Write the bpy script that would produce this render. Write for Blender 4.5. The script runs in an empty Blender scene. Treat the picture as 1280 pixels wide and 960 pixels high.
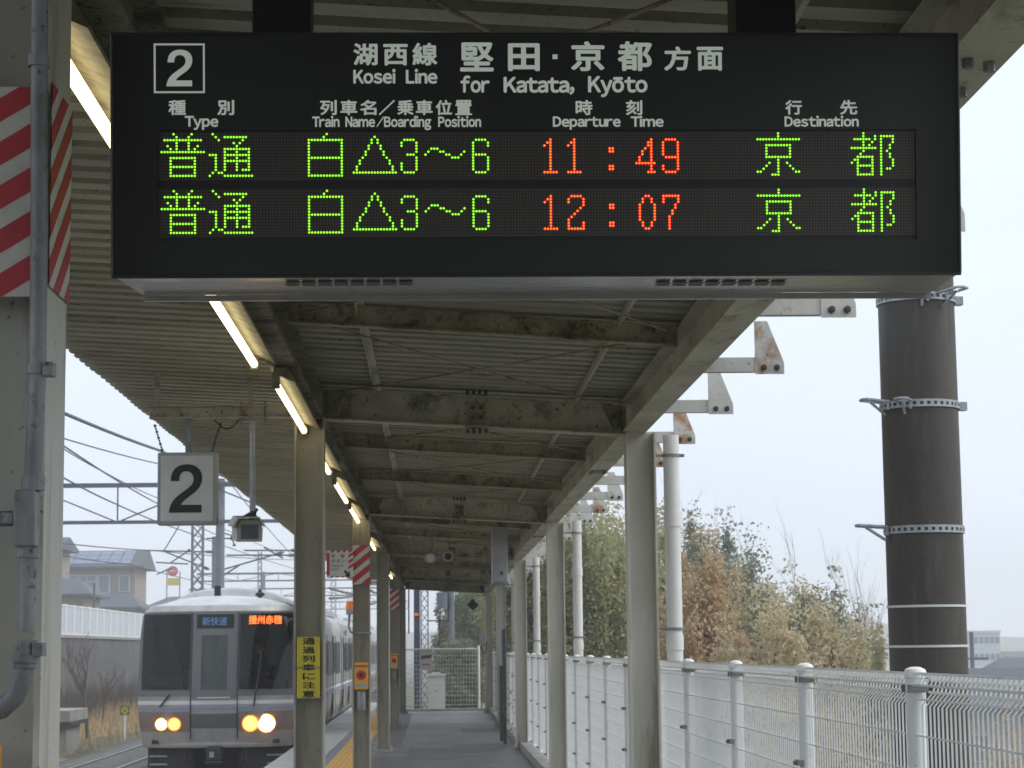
import bpy, math, random
import numpy as np
from mathutils import Vector, Matrix
random.seed(7); rng = np.random.default_rng(11)
S = bpy.context.scene
COL = S.collection
# ------------------------------------------------------------------ camera
EYE = 1.55; FPX = 2600.0; VPX, VPY, ROLL = 543.0, 812.0, 0.006
def _basis():
    d = np.array([(VPX-640)/FPX, -(VPY-480)/FPX, -1.0]); Yv = d/np.linalg.norm(d)
    u = np.array([-math.sin(ROLL), math.cos(ROLL), 0.0]); Zv = u-Yv*(u@Yv); Zv /= np.linalg.norm(Zv)
    return np.array([np.cross(Yv, Zv), Yv, Zv]).T
RC = _basis()
cam_d = bpy.data.cameras.new('camera'); cam = bpy.data.objects.new('camera', cam_d); COL.objects.link(cam)
cam_d.sensor_width = 36.0; cam_d.lens = 36.0*FPX/1280.0; cam_d.clip_start = 0.05; cam_d.clip_end = 6000
m3 = Matrix([[RC[j][i] for j in range(3)] for i in range(3)])
cam.matrix_world = Matrix.Translation((0, 0, EYE)) @ m3.to_4x4()
cam_d.dof.use_dof = True; cam_d.dof.focus_distance = 4.6; cam_d.dof.aperture_fstop = 26
S.camera = cam
def at(x, y, Y=None, X=None, Z=None):
    r = RC.T @ np.array([(x-640)/FPX, -(y-480)/FPX, -1.0])
    t = Y/r[1] if Y is not None else (X/r[0] if X is not None else (Z-EYE)/r[2])
    p = r*t; return Vector((p[0], p[1], p[2]+EYE))
# ------------------------------------------------------------------ world, sun, exposure
SUN_EL, SUN_AZ = math.radians(46), math.radians(98)
w = bpy.data.worlds.new('World'); S.world = w; w.use_nodes = True
nt = w.node_tree; nt.nodes.clear()
out = nt.nodes.new('ShaderNodeOutputWorld'); add = nt.nodes.new('ShaderNodeAddShader')
sky = nt.nodes.new('ShaderNodeTexSky'); sky.sky_type = 'NISHITA'; sky.sun_disc = False
sky.sun_elevation = SUN_EL; sky.sun_rotation = SUN_AZ; sky.dust_density = 4
b1 = nt.nodes.new('ShaderNodeBackground'); b1.inputs[1].default_value = 0.02
b2 = nt.nodes.new('ShaderNodeBackground'); b2.inputs[0].default_value = (0.60, 0.69, 0.835, 1); b2.inputs[1].default_value = 1.0
tcw = nt.nodes.new('ShaderNodeTexCoord'); nz_ = nt.nodes.new('ShaderNodeTexNoise'); nz_.inputs['Scale'].default_value = 2.2; nz_.inputs['Detail'].default_value = 5
mpw = nt.nodes.new('ShaderNodeMapping'); mpw.inputs['Scale'].default_value = (1, 1, 3.2); nt.links.new(tcw.outputs['Generated'], mpw.inputs[0]); nt.links.new(mpw.outputs[0], nz_.inputs['Vector'])
mxw = nt.nodes.new('ShaderNodeMix'); mxw.data_type = 'RGBA'; mxw.inputs['A'].default_value = (.58, .655, .78, 1); mxw.inputs['B'].default_value = (.68, .74, .835, 1)
mrw = nt.nodes.new('ShaderNodeMapRange'); mrw.inputs[1].default_value = .3; mrw.inputs[2].default_value = .7; nt.links.new(nz_.outputs['Fac'], mrw.inputs[0]); nt.links.new(mrw.outputs[0], mxw.inputs['Factor'])
nt.links.new(mxw.outputs['Result'], b2.inputs[0])
nt.links.new(sky.outputs[0], b1.inputs[0]); nt.links.new(b1.outputs[0], add.inputs[0]); nt.links.new(b2.outputs[0], add.inputs[1])
nt.links.new(add.outputs[0], out.inputs[0])
sun_d = bpy.data.lights.new('sun', 'SUN'); sun_d.energy = 1.5; sun_d.angle = math.radians(45); sun_d.color = (1, .96, .9)
sun = bpy.data.objects.new('sun', sun_d); COL.objects.link(sun)
sdir = Vector((math.sin(SUN_AZ)*math.cos(SUN_EL), math.cos(SUN_AZ)*math.cos(SUN_EL), math.sin(SUN_EL)))
sun.rotation_euler = sdir.to_track_quat('Z', 'Y').to_euler()
S.view_settings.view_transform = 'Standard'; S.view_settings.look = 'None'
S.view_settings.exposure = 0.42; S.view_settings.gamma = 1.0
# ------------------------------------------------------------------ materials
def mat(name, col, rough=.6, metal=0.0, emit=None, estr=0.0, noise=None, bump=0.0, bscale=40, spec=None, alpha=None):
    """noise: list of (scale, colour, low, high, stretch(x,y,z)) blotches laid over the base colour"""
    m = bpy.data.materials.new(name); m.use_nodes = True; t = m.node_tree; b = t.nodes['Principled BSDF']
    b.inputs['Roughness'].default_value = rough; b.inputs['Metallic'].default_value = metal
    b.inputs['Base Color'].default_value = (*col, 1)
    if spec is not None: b.inputs['Specular IOR Level'].default_value = spec
    if emit: b.inputs['Emission Color'].default_value = (*emit, 1); b.inputs['Emission Strength'].default_value = estr
    tc = None
    if noise or bump:
        tc = t.nodes.new('ShaderNodeNewGeometry')
    last = None
    for (sc, c2, lo, hi, st) in (noise or []):
        mp = t.nodes.new('ShaderNodeMapping'); mp.inputs['Scale'].default_value = st
        t.links.new(tc.outputs['Position'], mp.inputs[0])
        n = t.nodes.new('ShaderNodeTexNoise'); n.inputs['Scale'].default_value = sc; n.inputs['Detail'].default_value = 6; n.inputs['Roughness'].default_value = .65
        t.links.new(mp.outputs[0], n.inputs['Vector'])
        r = t.nodes.new('ShaderNodeMapRange'); r.inputs[1].default_value = lo; r.inputs[2].default_value = hi
        t.links.new(n.outputs['Fac'], r.inputs[0])
        mx = t.nodes.new('ShaderNodeMix'); mx.data_type = 'RGBA'
        t.links.new(r.outputs[0], mx.inputs['Factor'])
        if last is None: mx.inputs['A'].default_value = (*col, 1)
        else: t.links.new(last, mx.inputs['A'])
        mx.inputs['B'].default_value = (*c2, 1); last = mx.outputs['Result']
    if last is not None: t.links.new(last, b.inputs['Base Color'])
    if bump:
        n = t.nodes.new('ShaderNodeTexNoise'); n.inputs['Scale'].default_value = bscale; n.inputs['Detail'].default_value = 4
        t.links.new(tc.outputs['Position'], n.inputs['Vector'])
        bp = t.nodes.new('ShaderNodeBump'); bp.inputs['Strength'].default_value = bump; bp.inputs['Distance'].default_value = .01
        t.links.new(n.outputs['Fac'], bp.inputs['Height']); t.links.new(bp.outputs[0], b.inputs['Normal'])
    return m
I3 = (1, 1, 1)
M = {}
M['cream'] = mat('cream paint', (.62, .60, .50), .5, noise=[(1.3, (.42, .39, .30), .40, .66, I3), (5, (.22, .19, .14), .56, .70, (1, .4, 1)), (11, (.26, .12, .06), .63, .72, I3), (42, (.09, .075, .055), .62, .70, I3)], bump=.15, bscale=25)
M['beam'] = mat('beam paint', (.58, .545, .43), .55, noise=[(1.7, (.36, .325, .23), .38, .64, I3), (4.5, (.10, .085, .06), .54, .72, I3), (8, (.22, .09, .04), .60, .70, (1, 1, .35)), (34, (.05, .04, .03), .58, .68, I3)], bump=.2, bscale=30)
M['rusty'] = mat('rusty purlin paint', (.44, .39, .26), .65, noise=[(3, (.24, .20, .12), .42, .62, I3), (4, (.20, .105, .05), .54, .72, I3), (12, (.10, .06, .035), .56, .68, I3), (40, (.05, .035, .025), .56, .68, I3)], bump=.3, bscale=30)
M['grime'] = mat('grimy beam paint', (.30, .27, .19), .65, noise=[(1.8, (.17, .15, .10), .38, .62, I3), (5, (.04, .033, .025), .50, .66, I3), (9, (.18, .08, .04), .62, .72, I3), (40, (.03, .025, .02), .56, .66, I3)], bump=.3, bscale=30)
M['sheet'] = mat('roof sheet paint', (.44, .425, .335), .6, noise=[(1.0, (.29, .275, .20), .38, .66, (1, 3, 1)), (6, (.20, .17, .11), .58, .74, (.5, 3, 1)), (24, (.08, .065, .04), .63, .70, I3), (90, (.09, .08, .06), .60, .68, I3)])
M['arm'] = mat('weathered white paint', (.60, .60, .56), .5, noise=[(5, (.50, .47, .40), .4, .7, I3), (7, (.35, .16, .07), .60, .72, I3), (30, (.16, .12, .08), .64, .72, I3)])
M['rustplate'] = mat('rust stained plate', (.60, .58, .52), .55, noise=[(9, (.42, .23, .12), .45, .62, I3), (25, (.22, .10, .05), .60, .7, I3)])
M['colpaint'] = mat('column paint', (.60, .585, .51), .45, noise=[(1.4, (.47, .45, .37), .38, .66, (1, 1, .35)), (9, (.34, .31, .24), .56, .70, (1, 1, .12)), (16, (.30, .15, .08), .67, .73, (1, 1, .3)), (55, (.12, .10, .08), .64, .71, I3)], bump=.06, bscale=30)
M['colshade'] = mat('shaded column paint', (.40, .385, .31), .5, noise=[(1.4, (.30, .28, .21), .38, .66, (1, 1, .35)), (9, (.20, .175, .13), .56, .70, (1, 1, .12)), (16, (.22, .10, .05), .66, .73, (1, 1, .3)), (55, (.08, .065, .05), .62, .70, I3)], bump=.06, bscale=30)  # column paint with the track-side shade put into its base colour, stains kept
M['bolt'] = mat('bolt', (.09, .07, .055), .6, .3)
M['galv'] = mat('galvanised steel', (.42, .44, .46), .45, .35, noise=[(18, (.28, .30, .32), .42, .66, I3), (50, (.16, .15, .14), .64, .74, I3)])
M['galvdirt'] = mat('dirty conduit', (.30, .31, .31), .5, .2, noise=[(8, (.17, .17, .165), .4, .62, (1, 1, .5)), (40, (.07, .06, .05), .58, .7, I3)], bump=.2, bscale=60)
M['signblack'] = mat('black board', (.016, .018, .015), .32, noise=[(4, (.016, .018, .016), .45, .7, I3), (14, (.05, .052, .05), .70, .80, I3)], spec=.5)
M['signedge'] = mat('board edge', (.03, .032, .032), .35)
M['brushed'] = mat('brushed aluminium', (.50, .49, .46), .24, .45, noise=[(3, (.36, .35, .34), .4, .7, (1, 30, 1))])
M['vent'] = mat('vent dark', (.10, .10, .085), .6)
M['letter'] = mat('grey lettering', (.78, .82, .76), .6, emit=(.85, .95, .82), estr=.15)
M['green'] = mat('green led', (.1, .3, .02), .5, emit=(.36, 1.0, .045), estr=1.35)
M['red'] = mat('red led', (.4, .05, .02), .5, emit=(1.0, .16, .02), estr=1.9)
M['redrim'] = mat('red led rim', (.4, .05, .02), .5, emit=(1.0, .022, .008), estr=1.25)
M['greenrim'] = mat('green led rim', (.1, .3, .02), .5, emit=(.16, .62, .012), estr=1.0)
M['white'] = mat('white fence paint', (.84, .85, .83), .4, noise=[(12, (.66, .67, .65), .55, .75, I3), (60, (.22, .22, .2), .66, .74, I3)])
M['pipe'] = mat('white pipe', (.72, .72, .68), .4, noise=[(4, (.55, .54, .47), .45, .75, (1, 1, .3)), (40, (.3, .28, .22), .66, .74, I3)])
M['conc'] = mat('concrete', (.33, .325, .30), .8, noise=[(3, (.20, .195, .18), .4, .7, I3), (40, (.13, .12, .11), .55, .72, I3)], bump=.3, bscale=60)
M['deck'] = mat('asphalt platform', (.125, .127, .13), .42, noise=[(.7, (.07, .072, .076), .42, .60, (1, .35, 1)), (3, (.17, .17, .165), .56, .72, (1, .5, 1)), (11, (.05, .05, .05), .62, .70, I3), (110, (.05, .05, .05), .5, .7, I3)], bump=.35, bscale=140)
M['patch'] = mat('asphalt patch', (.085, .085, .088), .6, noise=[(4, (.06, .06, .062), .42, .65, I3), (100, (.13, .13, .13), .55, .7, I3)], bump=.35, bscale=160)
M['coping'] = mat('platform edge concrete', (.40, .40, .385), .55, noise=[(3, (.26, .26, .25), .45, .7, I3), (50, (.16, .16, .15), .58, .72, I3)])
M['yellow'] = mat('yellow tactile paving', (.62, .36, .07), .6, noise=[(8, (.40, .26, .08), .5, .72, I3)], bump=.3, bscale=30)
M['pole'] = mat('brown concrete pole', (.060, .052, .042), .55, noise=[(3, (.032, .029, .026), .4, .7, (1, 1, .3)), (14, (.085, .08, .07), .54, .72, (1, 1, .12)), (90, (.03, .025, .02), .55, .7, I3)], bump=.15, bscale=60)
M['darkmetal'] = mat('dark metal', (.035, .037, .04), .5, .2)
M['steelblue'] = mat('overhead steel', (.05, .065, .10), .55, .2, noise=[(3, (.09, .10, .13), .5, .7, I3)])
M['steelgrey'] = mat('mast steel', (.17, .19, .22), .5, .2, noise=[(3, (.12, .13, .15), .45, .7, I3)])
M['black'] = mat('black', (.012, .012, .013), .45)
M['boxgrey'] = mat('sign casing', (.40, .42, .43), .45, noise=[(3, (.30, .31, .31), .4, .7, I3), (14, (.18, .16, .13), .64, .74, (1, 1, .4))])
M['plate'] = mat('sign plate white', (.66, .67, .64), .45, noise=[(5, (.55, .56, .53), .42, .7, I3), (30, (.34, .33, .30), .66, .76, I3)])
M['redp'] = mat('red paint', (.48, .035, .045), .5, noise=[(8, (.34, .03, .035), .5, .75, I3)])
M['whitep'] = mat('aged white film', (.62, .60, .54), .5, noise=[(10, (.48, .46, .38), .5, .75, I3)])
M['yelp'] = mat('yellow notice', (.62, .52, .03), .5, noise=[(10, (.50, .42, .03), .5, .75, I3)])
M['orangeb'] = mat('orange casing', (.80, .38, .03), .4)
M['orange'] = mat('orange beacon', (.85, .20, .03), .25, emit=(.9, .2, .03), estr=.15)
M['tube'] = mat('lit fluorescent tube', (1, 1, .9), .4, emit=(1.0, .84, .46), estr=2.9)
M['trough'] = mat('lamp reflector', (.24, .21, .12), .55, noise=[(12, (.12, .09, .045), .44, .6, I3), (30, (.14, .1, .05), .6, .7, I3)])
M['steel'] = mat('stainless train body', (.33, .325, .31), .34, .45, noise=[(2, (.40, .39, .37), .4, .7, (1, 1, 4))])
M['steelfront'] = mat('train front silver', (.47, .455, .43), .35, .4, noise=[(3, (.36, .34, .32), .45, .7, I3), (7, (.26, .22, .19), .6, .75, I3)])
M['frontgrey'] = mat('train mask grey', (.12, .125, .125), .35)
M['glass'] = mat('train windscreen', (.012, .016, .016), .06, noise=[(1.4, (.045, .055, .05), .42, .62, (1, 1, .35))], spec=.45)
M['doorglass'] = mat('train door glass', (.05, .06, .05), .08, noise=[(3, (.02, .025, .022), .45, .6, (1, 1, .4))], spec=.45)
M['sideglass'] = mat('train side glass', (.02, .022, .022), .3, spec=.15)
M['roofw'] = mat('train roof', (.58, .59, .59), .5, noise=[(3, (.46, .47, .47), .45, .7, I3)])
M['stripew'] = mat('train white stripe', (.75, .74, .72), .4)
M['stripeb'] = mat('train blue stripe', (.26, .30, .46), .4)
M['striper'] = mat('train brown stripe', (.27, .20, .17), .4, noise=[(5, (.20, .15, .13), .4, .7, I3)])
M['skin'] = mat('skin', (.45, .28, .20), .6)
M['uniform'] = mat('dark uniform', (.03, .035, .06), .7)
M['cabwall'] = mat('cab wall pale green', (.20, .23, .20), .7)
M['under'] = mat('underframe', (.035, .033, .032), .7, noise=[(9, (.07, .06, .055), .5, .7, I3)])
M['hlw'] = mat('headlight white', (1, .95, .8), .3, emit=(1, .80, .42), estr=40)
M['hly'] = mat('headlight yellow', (1, .8, .3), .3, emit=(1, .36, .045), estr=3.4)
M['halo'] = mat('headlight halo ring', (.7, .4, .1), .3, emit=(1, .30, .03), estr=1.1)  # ring made to glow, standing in for the glare around each headlight
M['destor'] = mat('orange led text', (.4, .1, .02), .5, emit=(1, .13, .02), estr=2.6)
M['destbl'] = mat('blue text', (.10, .20, .40), .5, emit=(.10, .26, .62), estr=.07)
M['ballast'] = mat('ballast', (.13, .125, .12), .9, noise=[(30, (.22, .21, .2), .5, .62, I3), (60, (.05, .048, .045), .5, .64, I3)], bump=.8, bscale=30)
M['rail'] = mat('rail steel', (.30, .29, .28), .3, .7, noise=[(5, (.22, .16, .12), .5, .7, I3)])
M['wall'] = mat('retaining wall', (.085, .088, .095), .85, noise=[(.6, (.05, .052, .056), .4, .62, I3), (3, (.13, .125, .12), .5, .66, (1, 1, .4)), (1.6, (.10, .075, .045), .6, .75, (1, 1, .4))], bump=.4, bscale=4)
M['drygrass'] = mat('dry grass', (.34, .25, .14), .9, noise=[(3, (.22, .17, .10), .4, .7, I3)])
M['grassblade'] = mat('dry grass blades', (.42, .30, .16), .8, noise=[(2, (.26, .22, .10), .45, .7, I3)])
M['brush'] = mat('dry twigs', (.12, .095, .07), .9, noise=[(1.5, (.07, .06, .045), .4, .6, I3)])
M['ground'] = mat('earth', (.10, .10, .07), .95, noise=[(.2, (.07, .085, .045), .4, .6, I3), (2, (.15, .13, .09), .5, .7, I3)], bump=.4, bscale=3)
M['roofblue'] = mat('grey blue roof tiles', (.055, .07, .09), .6, noise=[(4, (.035, .045, .06), .4, .7, I3), (3, (.09, .10, .12), .55, .7, (1, 6, 6))])
M['solar'] = mat('solar panel', (.10, .14, .24), .15)
M['housew'] = mat('house wall beige', (.27, .235, .19), .8, noise=[(2, (.20, .175, .14), .4, .7, I3)])
M['houseg'] = mat('house wall grey', (.34, .35, .36), .8, noise=[(2, (.27, .28, .29), .4, .7, I3)])
M['winfar'] = mat('house window', (.16, .20, .24), .2)
M['bldgw'] = mat('pale building wall', (.55, .58, .62), .7, noise=[(1, (.45, .48, .52), .4, .7, I3)])
M['hill'] = mat('far hill forest', (.05, .075, .05), .95, noise=[(.04, (.08, .10, .06), .4, .6, I3)])
M['barrier'] = mat('translucent white panel', (.50, .54, .59), .5)
M['bark'] = mat('bark', (.09, .075, .055), .9)
M['culm'] = mat('bamboo culm', (.20, .20, .09), .6)
M['camblack'] = mat('camera window', (.01, .01, .012), .1)
M['cambeige'] = mat('camera housing', (.42, .41, .36), .5, noise=[(12, (.32, .30, .24), .5, .7, I3)])
M['purple'] = mat('purple print', (.16, .04, .14), .6)
M['pink'] = mat('pink print', (.55, .20, .28), .6)
M['sred'] = mat('far red sign', (.60, .10, .12), .6)
M['syel'] = mat('far yellow sign', (.60, .52, .12), .6)
M['curtain'] = mat('interior pale', (.5, .52, .5), .8)
def leafmat(name, c, cs):
    m = mat(name, c, .65, noise=[(1.1, cs[0], .42, .62, I3), (3.7, cs[1], .50, .66, I3)])
    t = m.node_tree; b = t.nodes['Principled BSDF']; b.inputs['Specular IOR Level'].default_value = .2
    tl = t.nodes.new('ShaderNodeBsdfTranslucent'); mx = t.nodes.new('ShaderNodeMixShader'); mx.inputs[0].default_value = .38
    src = b.inputs['Base Color'].links[0].from_socket; t.links.new(src, tl.inputs[0]); o = [n for n in t.nodes if n.type == 'OUTPUT_MATERIAL'][0]
    t.links.new(b.outputs[0], mx.inputs[1]); t.links.new(tl.outputs[0], mx.inputs[2]); t.links.new(mx.outputs[0], o.inputs['Surface'])
    return m
M['lbamboo'] = leafmat('bamboo leaves', (.42, .42, .22), [(.31, .33, .17), (.50, .46, .28)])
M['lgreen'] = leafmat('evergreen leaves', (.20, .24, .13), [(.12, .15, .085), (.28, .28, .17)])
M['lolive'] = leafmat('olive leaves', (.44, .40, .24), [(.32, .30, .17), (.52, .42, .27)])
M['lorange'] = leafmat('dry orange leaves', (.58, .42, .25), [(.46, .35, .20), (.62, .50, .33)])
M['lyellow'] = leafmat('dry yellow leaves', (.58, .49, .30), [(.46, .40, .24), (.64, .56, .38)])
M['lgrey'] = leafmat('grey green leaves', (.24, .26, .18), [(.16, .18, .125), (.32, .31, .22)])
def cabglass(name, tint, rough=.03):
    m = bpy.data.materials.new(name); m.use_nodes = True; t = m.node_tree; t.nodes.clear(); o = t.nodes.new('ShaderNodeOutputMaterial'); mx = t.nodes.new('ShaderNodeMixShader')
    tr_ = t.nodes.new('ShaderNodeBsdfTransparent'); tr_.inputs[0].default_value = (*tint, 1); gl = t.nodes.new('ShaderNodeBsdfGlossy'); gl.inputs['Roughness'].default_value = rough
    fr = t.nodes.new('ShaderNodeFresnel'); fr.inputs[0].default_value = 1.38
    t.links.new(fr.outputs[0], mx.inputs[0]); t.links.new(tr_.outputs[0], mx.inputs[1]); t.links.new(gl.outputs[0], mx.inputs[2]); t.links.new(mx.outputs[0], o.inputs['Surface']); return m
M['glass'] = cabglass('train windscreen', (.50, .55, .53))
# led window: unlit dot grid on dark glass
def led_window():
    m = bpy.data.materials.new('led window'); m.use_nodes = True; t = m.node_tree; b = t.nodes['Principled BSDF']
    tc = t.nodes.new('ShaderNodeTexCoord'); sp = t.nodes.new('ShaderNodeSeparateXYZ'); t.links.new(tc.outputs['Object'], sp.inputs[0])
    fac = None
    for k, ax in enumerate('XZ'):
        d = t.nodes.new('ShaderNodeMath'); d.operation = 'MULTIPLY'; d.inputs[1].default_value = math.pi/LP; t.links.new(sp.outputs[ax], d.inputs[0])
        s = t.nodes.new('ShaderNodeMath'); s.operation = 'COSINE'; t.links.new(d.outputs[0], s.inputs[0])
        a = t.nodes.new('ShaderNodeMath'); a.operation = 'ABSOLUTE'; t.links.new(s.outputs[0], a.inputs[0])
        if fac is None: fac = a.outputs[0]
        else:
            q = t.nodes.new('ShaderNodeMath'); q.operation = 'MULTIPLY'; t.links.new(fac, q.inputs[0]); t.links.new(a.outputs[0], q.inputs[1]); fac = q.outputs[0]
    r = t.nodes.new('ShaderNodeMapRange'); r.inputs[1].default_value = .25; r.inputs[2].default_value = .8; t.links.new(fac, r.inputs[0])
    mx = t.nodes.new('ShaderNodeMix'); mx.data_type = 'RGBA'; mx.inputs['A'].default_value = (.024, .022, .019, 1); mx.inputs['B'].default_value = (.115, .088, .066, 1)
    t.links.new(r.outputs[0], mx.inputs['Factor']); t.links.new(mx.outputs['Result'], b.inputs['Base Color'])
    b.inputs['Roughness'].default_value = .38; b.inputs['Specular IOR Level'].default_value = .6
    return m
LP = .00641
M['ledwin'] = led_window()
# ------------------------------------------------------------------ mesh helpers
def wloc(o):
    v = Vector((0, 0, 0))
    while o is not None: v += Vector(o.location); o = o.parent
    return v
class MB:
    def __init__(s): s.v = []; s.f = []; s.mi = []; s.cur = 0
    def raw(s, vs, fs):
        n = len(s.v); s.v += [tuple(p) for p in vs]; s.f += [tuple(i+n for i in f) for f in fs]; s.mi += [s.cur]*len(fs); return s
    def box(s, x0, x1, y0, y1, z0, z1, zr=None):
        """zr: z offset added at x1 side (sloping beams)"""
        e = zr or 0
        return s.raw([(x0,y0,z0),(x1,y0,z0+e),(x1,y1,z0+e),(x0,y1,z0),(x0,y0,z1),(x1,y0,z1+e),(x1,y1,z1+e),(x0,y1,z1)],
                     [(3,2,1,0),(4,5,6,7),(0,1,5,4),(1,2,6,5),(2,3,7,6),(3,0,4,7)])
    def prism(s, poly, axis, a, b):
        """poly in the two other axes, in order; axis 'x','y' or 'z'"""
        n = len(poly)
        def P(p, t): return {'x': (t, p[0], p[1]), 'y': (p[0], t, p[1]), 'z': (p[0], p[1], t)}[axis]
        vs = [P(p, a) for p in poly]+[P(p, b) for p in poly]
        fs = [tuple(range(n)), tuple(range(2*n-1, n-1, -1))]+[(i, (i+1) % n+0, (i+1) % n+n, i+n)[::-1] for i in range(n)]
        return s.raw(vs, fs)
    def tube(s, pts, r, n=8, caps=True):
        pts = [Vector(p) for p in pts]; rs = r if isinstance(r, (list, tuple)) else [r]*len(pts)
        vs = []; fs = []
        up = None
        for i, p in enumerate(pts):
            d = (pts[min(i+1, len(pts)-1)]-pts[max(i-1, 0)])
            d = d.normalized() if d.length > 1e-9 else Vector((0, 0, 1))
            if up is None: up = Vector((0, 0, 1)) if abs(d.z) < .9 else Vector((0, 1, 0))
            a = d.cross(up); a = a.normalized() if a.length > 1e-6 else Vector((1, 0, 0)); b = d.cross(a)
            for k in range(n):
                t = 2*math.pi*(k+.5)/n; vs.append(p+(a*math.cos(t)+b*math.sin(t))*rs[i])
        for i in range(len(pts)-1):
            for k in range(n):
                k2 = (k+1) % n; fs.append((i*n+k, i*n+k2, (i+1)*n+k2, (i+1)*n+k))
        if caps: fs += [tuple(range(n))[::-1], tuple(range((len(pts)-1)*n, len(pts)*n))]
        return s.raw(vs, fs)
    def bar(s, a, b, w, h=None):
        return s.tube([a, b], w*.7071, 4)
    def lathe(s, prof, c, n=16):
        """prof: list of (r,z), around vertical axis at c"""
        vs = []; fs = []
        for r, z in prof:
            for k in range(n):
                t = 2*math.pi*k/n; vs.append((c[0]+r*math.cos(t), c[1]+r*math.sin(t), c[2]+z))
        for i in range(len(prof)-1):
            for k in range(n):
                k2 = (k+1) % n; fs.append((i*n+k, i*n+k2, (i+1)*n+k2, (i+1)*n+k))
        fs += [tuple(range(n))[::-1], tuple(range((len(prof)-1)*n, len(prof)*n))]
        return s.raw(vs, fs)
    def build(s, name, m, parent=None, smooth=False, bevel=0, **props):
        me = bpy.data.meshes.new(name)
        o = wloc(parent) if parent else Vector((0, 0, 0))
        me.from_pydata([(x-o.x, y-o.y, z-o.z) for x, y, z in s.v], [], s.f)
        for k in (m if isinstance(m, (list, tuple)) else [m]): me.materials.append(k)
        if s.cur: me.polygons.foreach_set('material_index', s.mi)
        if smooth: me.polygons.foreach_set('use_smooth', [True]*len(me.polygons))
        me.update()
        ob = bpy.data.objects.new(name, me); COL.objects.link(ob)
        if parent: ob.parent = parent
        if smooth:
            try: me.set_sharp_from_angle(angle=math.radians(40))
            except Exception: pass
        if bevel:
            bv = ob.modifiers.new('bevel', 'BEVEL'); bv.width = bevel; bv.segments = 2; bv.limit_method = 'ANGLE'
        for k, v in props.items(): ob[k] = v
        return ob
def tag(o, label=None, cat=None, group=None, kind=None):
    if label: o['label'] = label
    if cat: o['category'] = cat
    if group: o['group'] = group
    if kind: o['kind'] = kind
    return o
def thing(name, loc, label, cat, group=None):
    o = bpy.data.objects.new(name, None); o.location = loc; o.empty_display_size = .1; COL.objects.link(o)
    return tag(o, label, cat, group)
def share(src, dx=0, dy=0, dz=0, parent='same'):
    c = src.copy(); COL.objects.link(c); c.parent = src.parent if parent == 'same' else parent
    c.location = Vector(src.location)+Vector((dx, dy, dz))
    return c
def copy_thing(root, loc, label=None):
    r = root.copy(); COL.objects.link(r); r.location = loc
    if label: r['label'] = label
    for ch in root.children:
        c = ch.copy(); COL.objects.link(c); c.parent = r
        for g in ch.children:
            d = g.copy(); COL.objects.link(d); d.parent = c
    return r
LAT = {}
def latin_mesh(body):
    out_v = []; out_f = []; x = 0.0; prev = ''
    for ch in body:
        bar = ch == 'ō'; c = 'o' if bar else ch
        if c not in LAT: LAT[c] = glyph_mesh(chr(ord(c)+0xFEE0), 0)
        co, fs = LAT[c]; co = co.copy(); a0 = co[:, 0].min(); w_ = co[:, 0].max()-a0
        gap = .085 if prev else 0
        if prev+c in ('Ty', 'Tr', 'Ka', 'Ko', 'Ky', 'at', 'ta', 'rt', 'ty', 'to', 'yo'): gap = .045
        if prev == 'T': gap = .02
        if c == ',': gap = .07
        co[:, 0] += x+gap-a0; n = len(out_v); out_v += [tuple(p) for p in co]; out_f += [tuple(i+n for i in f) for f in fs]
        if bar:
            n = len(out_v); zt = co[:, 1].max(); out_v += [(x+gap+w_*.12, zt+.06, 0), (x+gap+w_*.88, zt+.06, 0), (x+gap+w_*.88, zt+.13, 0), (x+gap+w_*.12, zt+.13, 0)]; out_f.append((n, n+1, n+2, n+3))
        x += gap+w_; prev = c
    return np.array(out_v), out_f
TWO = [(178,218),(180,195),(187,165),(203,138),(228,118),(258,108),(290,105),(322,109),(352,121),(376,142),(389,170),(393,202),(387,235),(371,265),(345,292),(310,318),(278,342),(258,362),(250,376),(390,376),(390,428),(168,428),(172,400),(182,370),(200,342),(226,317),(262,290),(298,264),(320,244),(331,224),(334,203),(330,182),(318,165),(300,155),(283,153),(264,156),(249,167),(240,185),(236,218)]
def two_on(x0, x1, z0, z1, fmap, m, parent, name):
    mb = MB(); mb.raw([fmap(x0+(a-168)/225*(x1-x0), z0+(428-b)/323*(z1-z0)) for a, b in TWO][::-1], [tuple(range(len(TWO)))]); return mb.build(name, m, parent)
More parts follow.
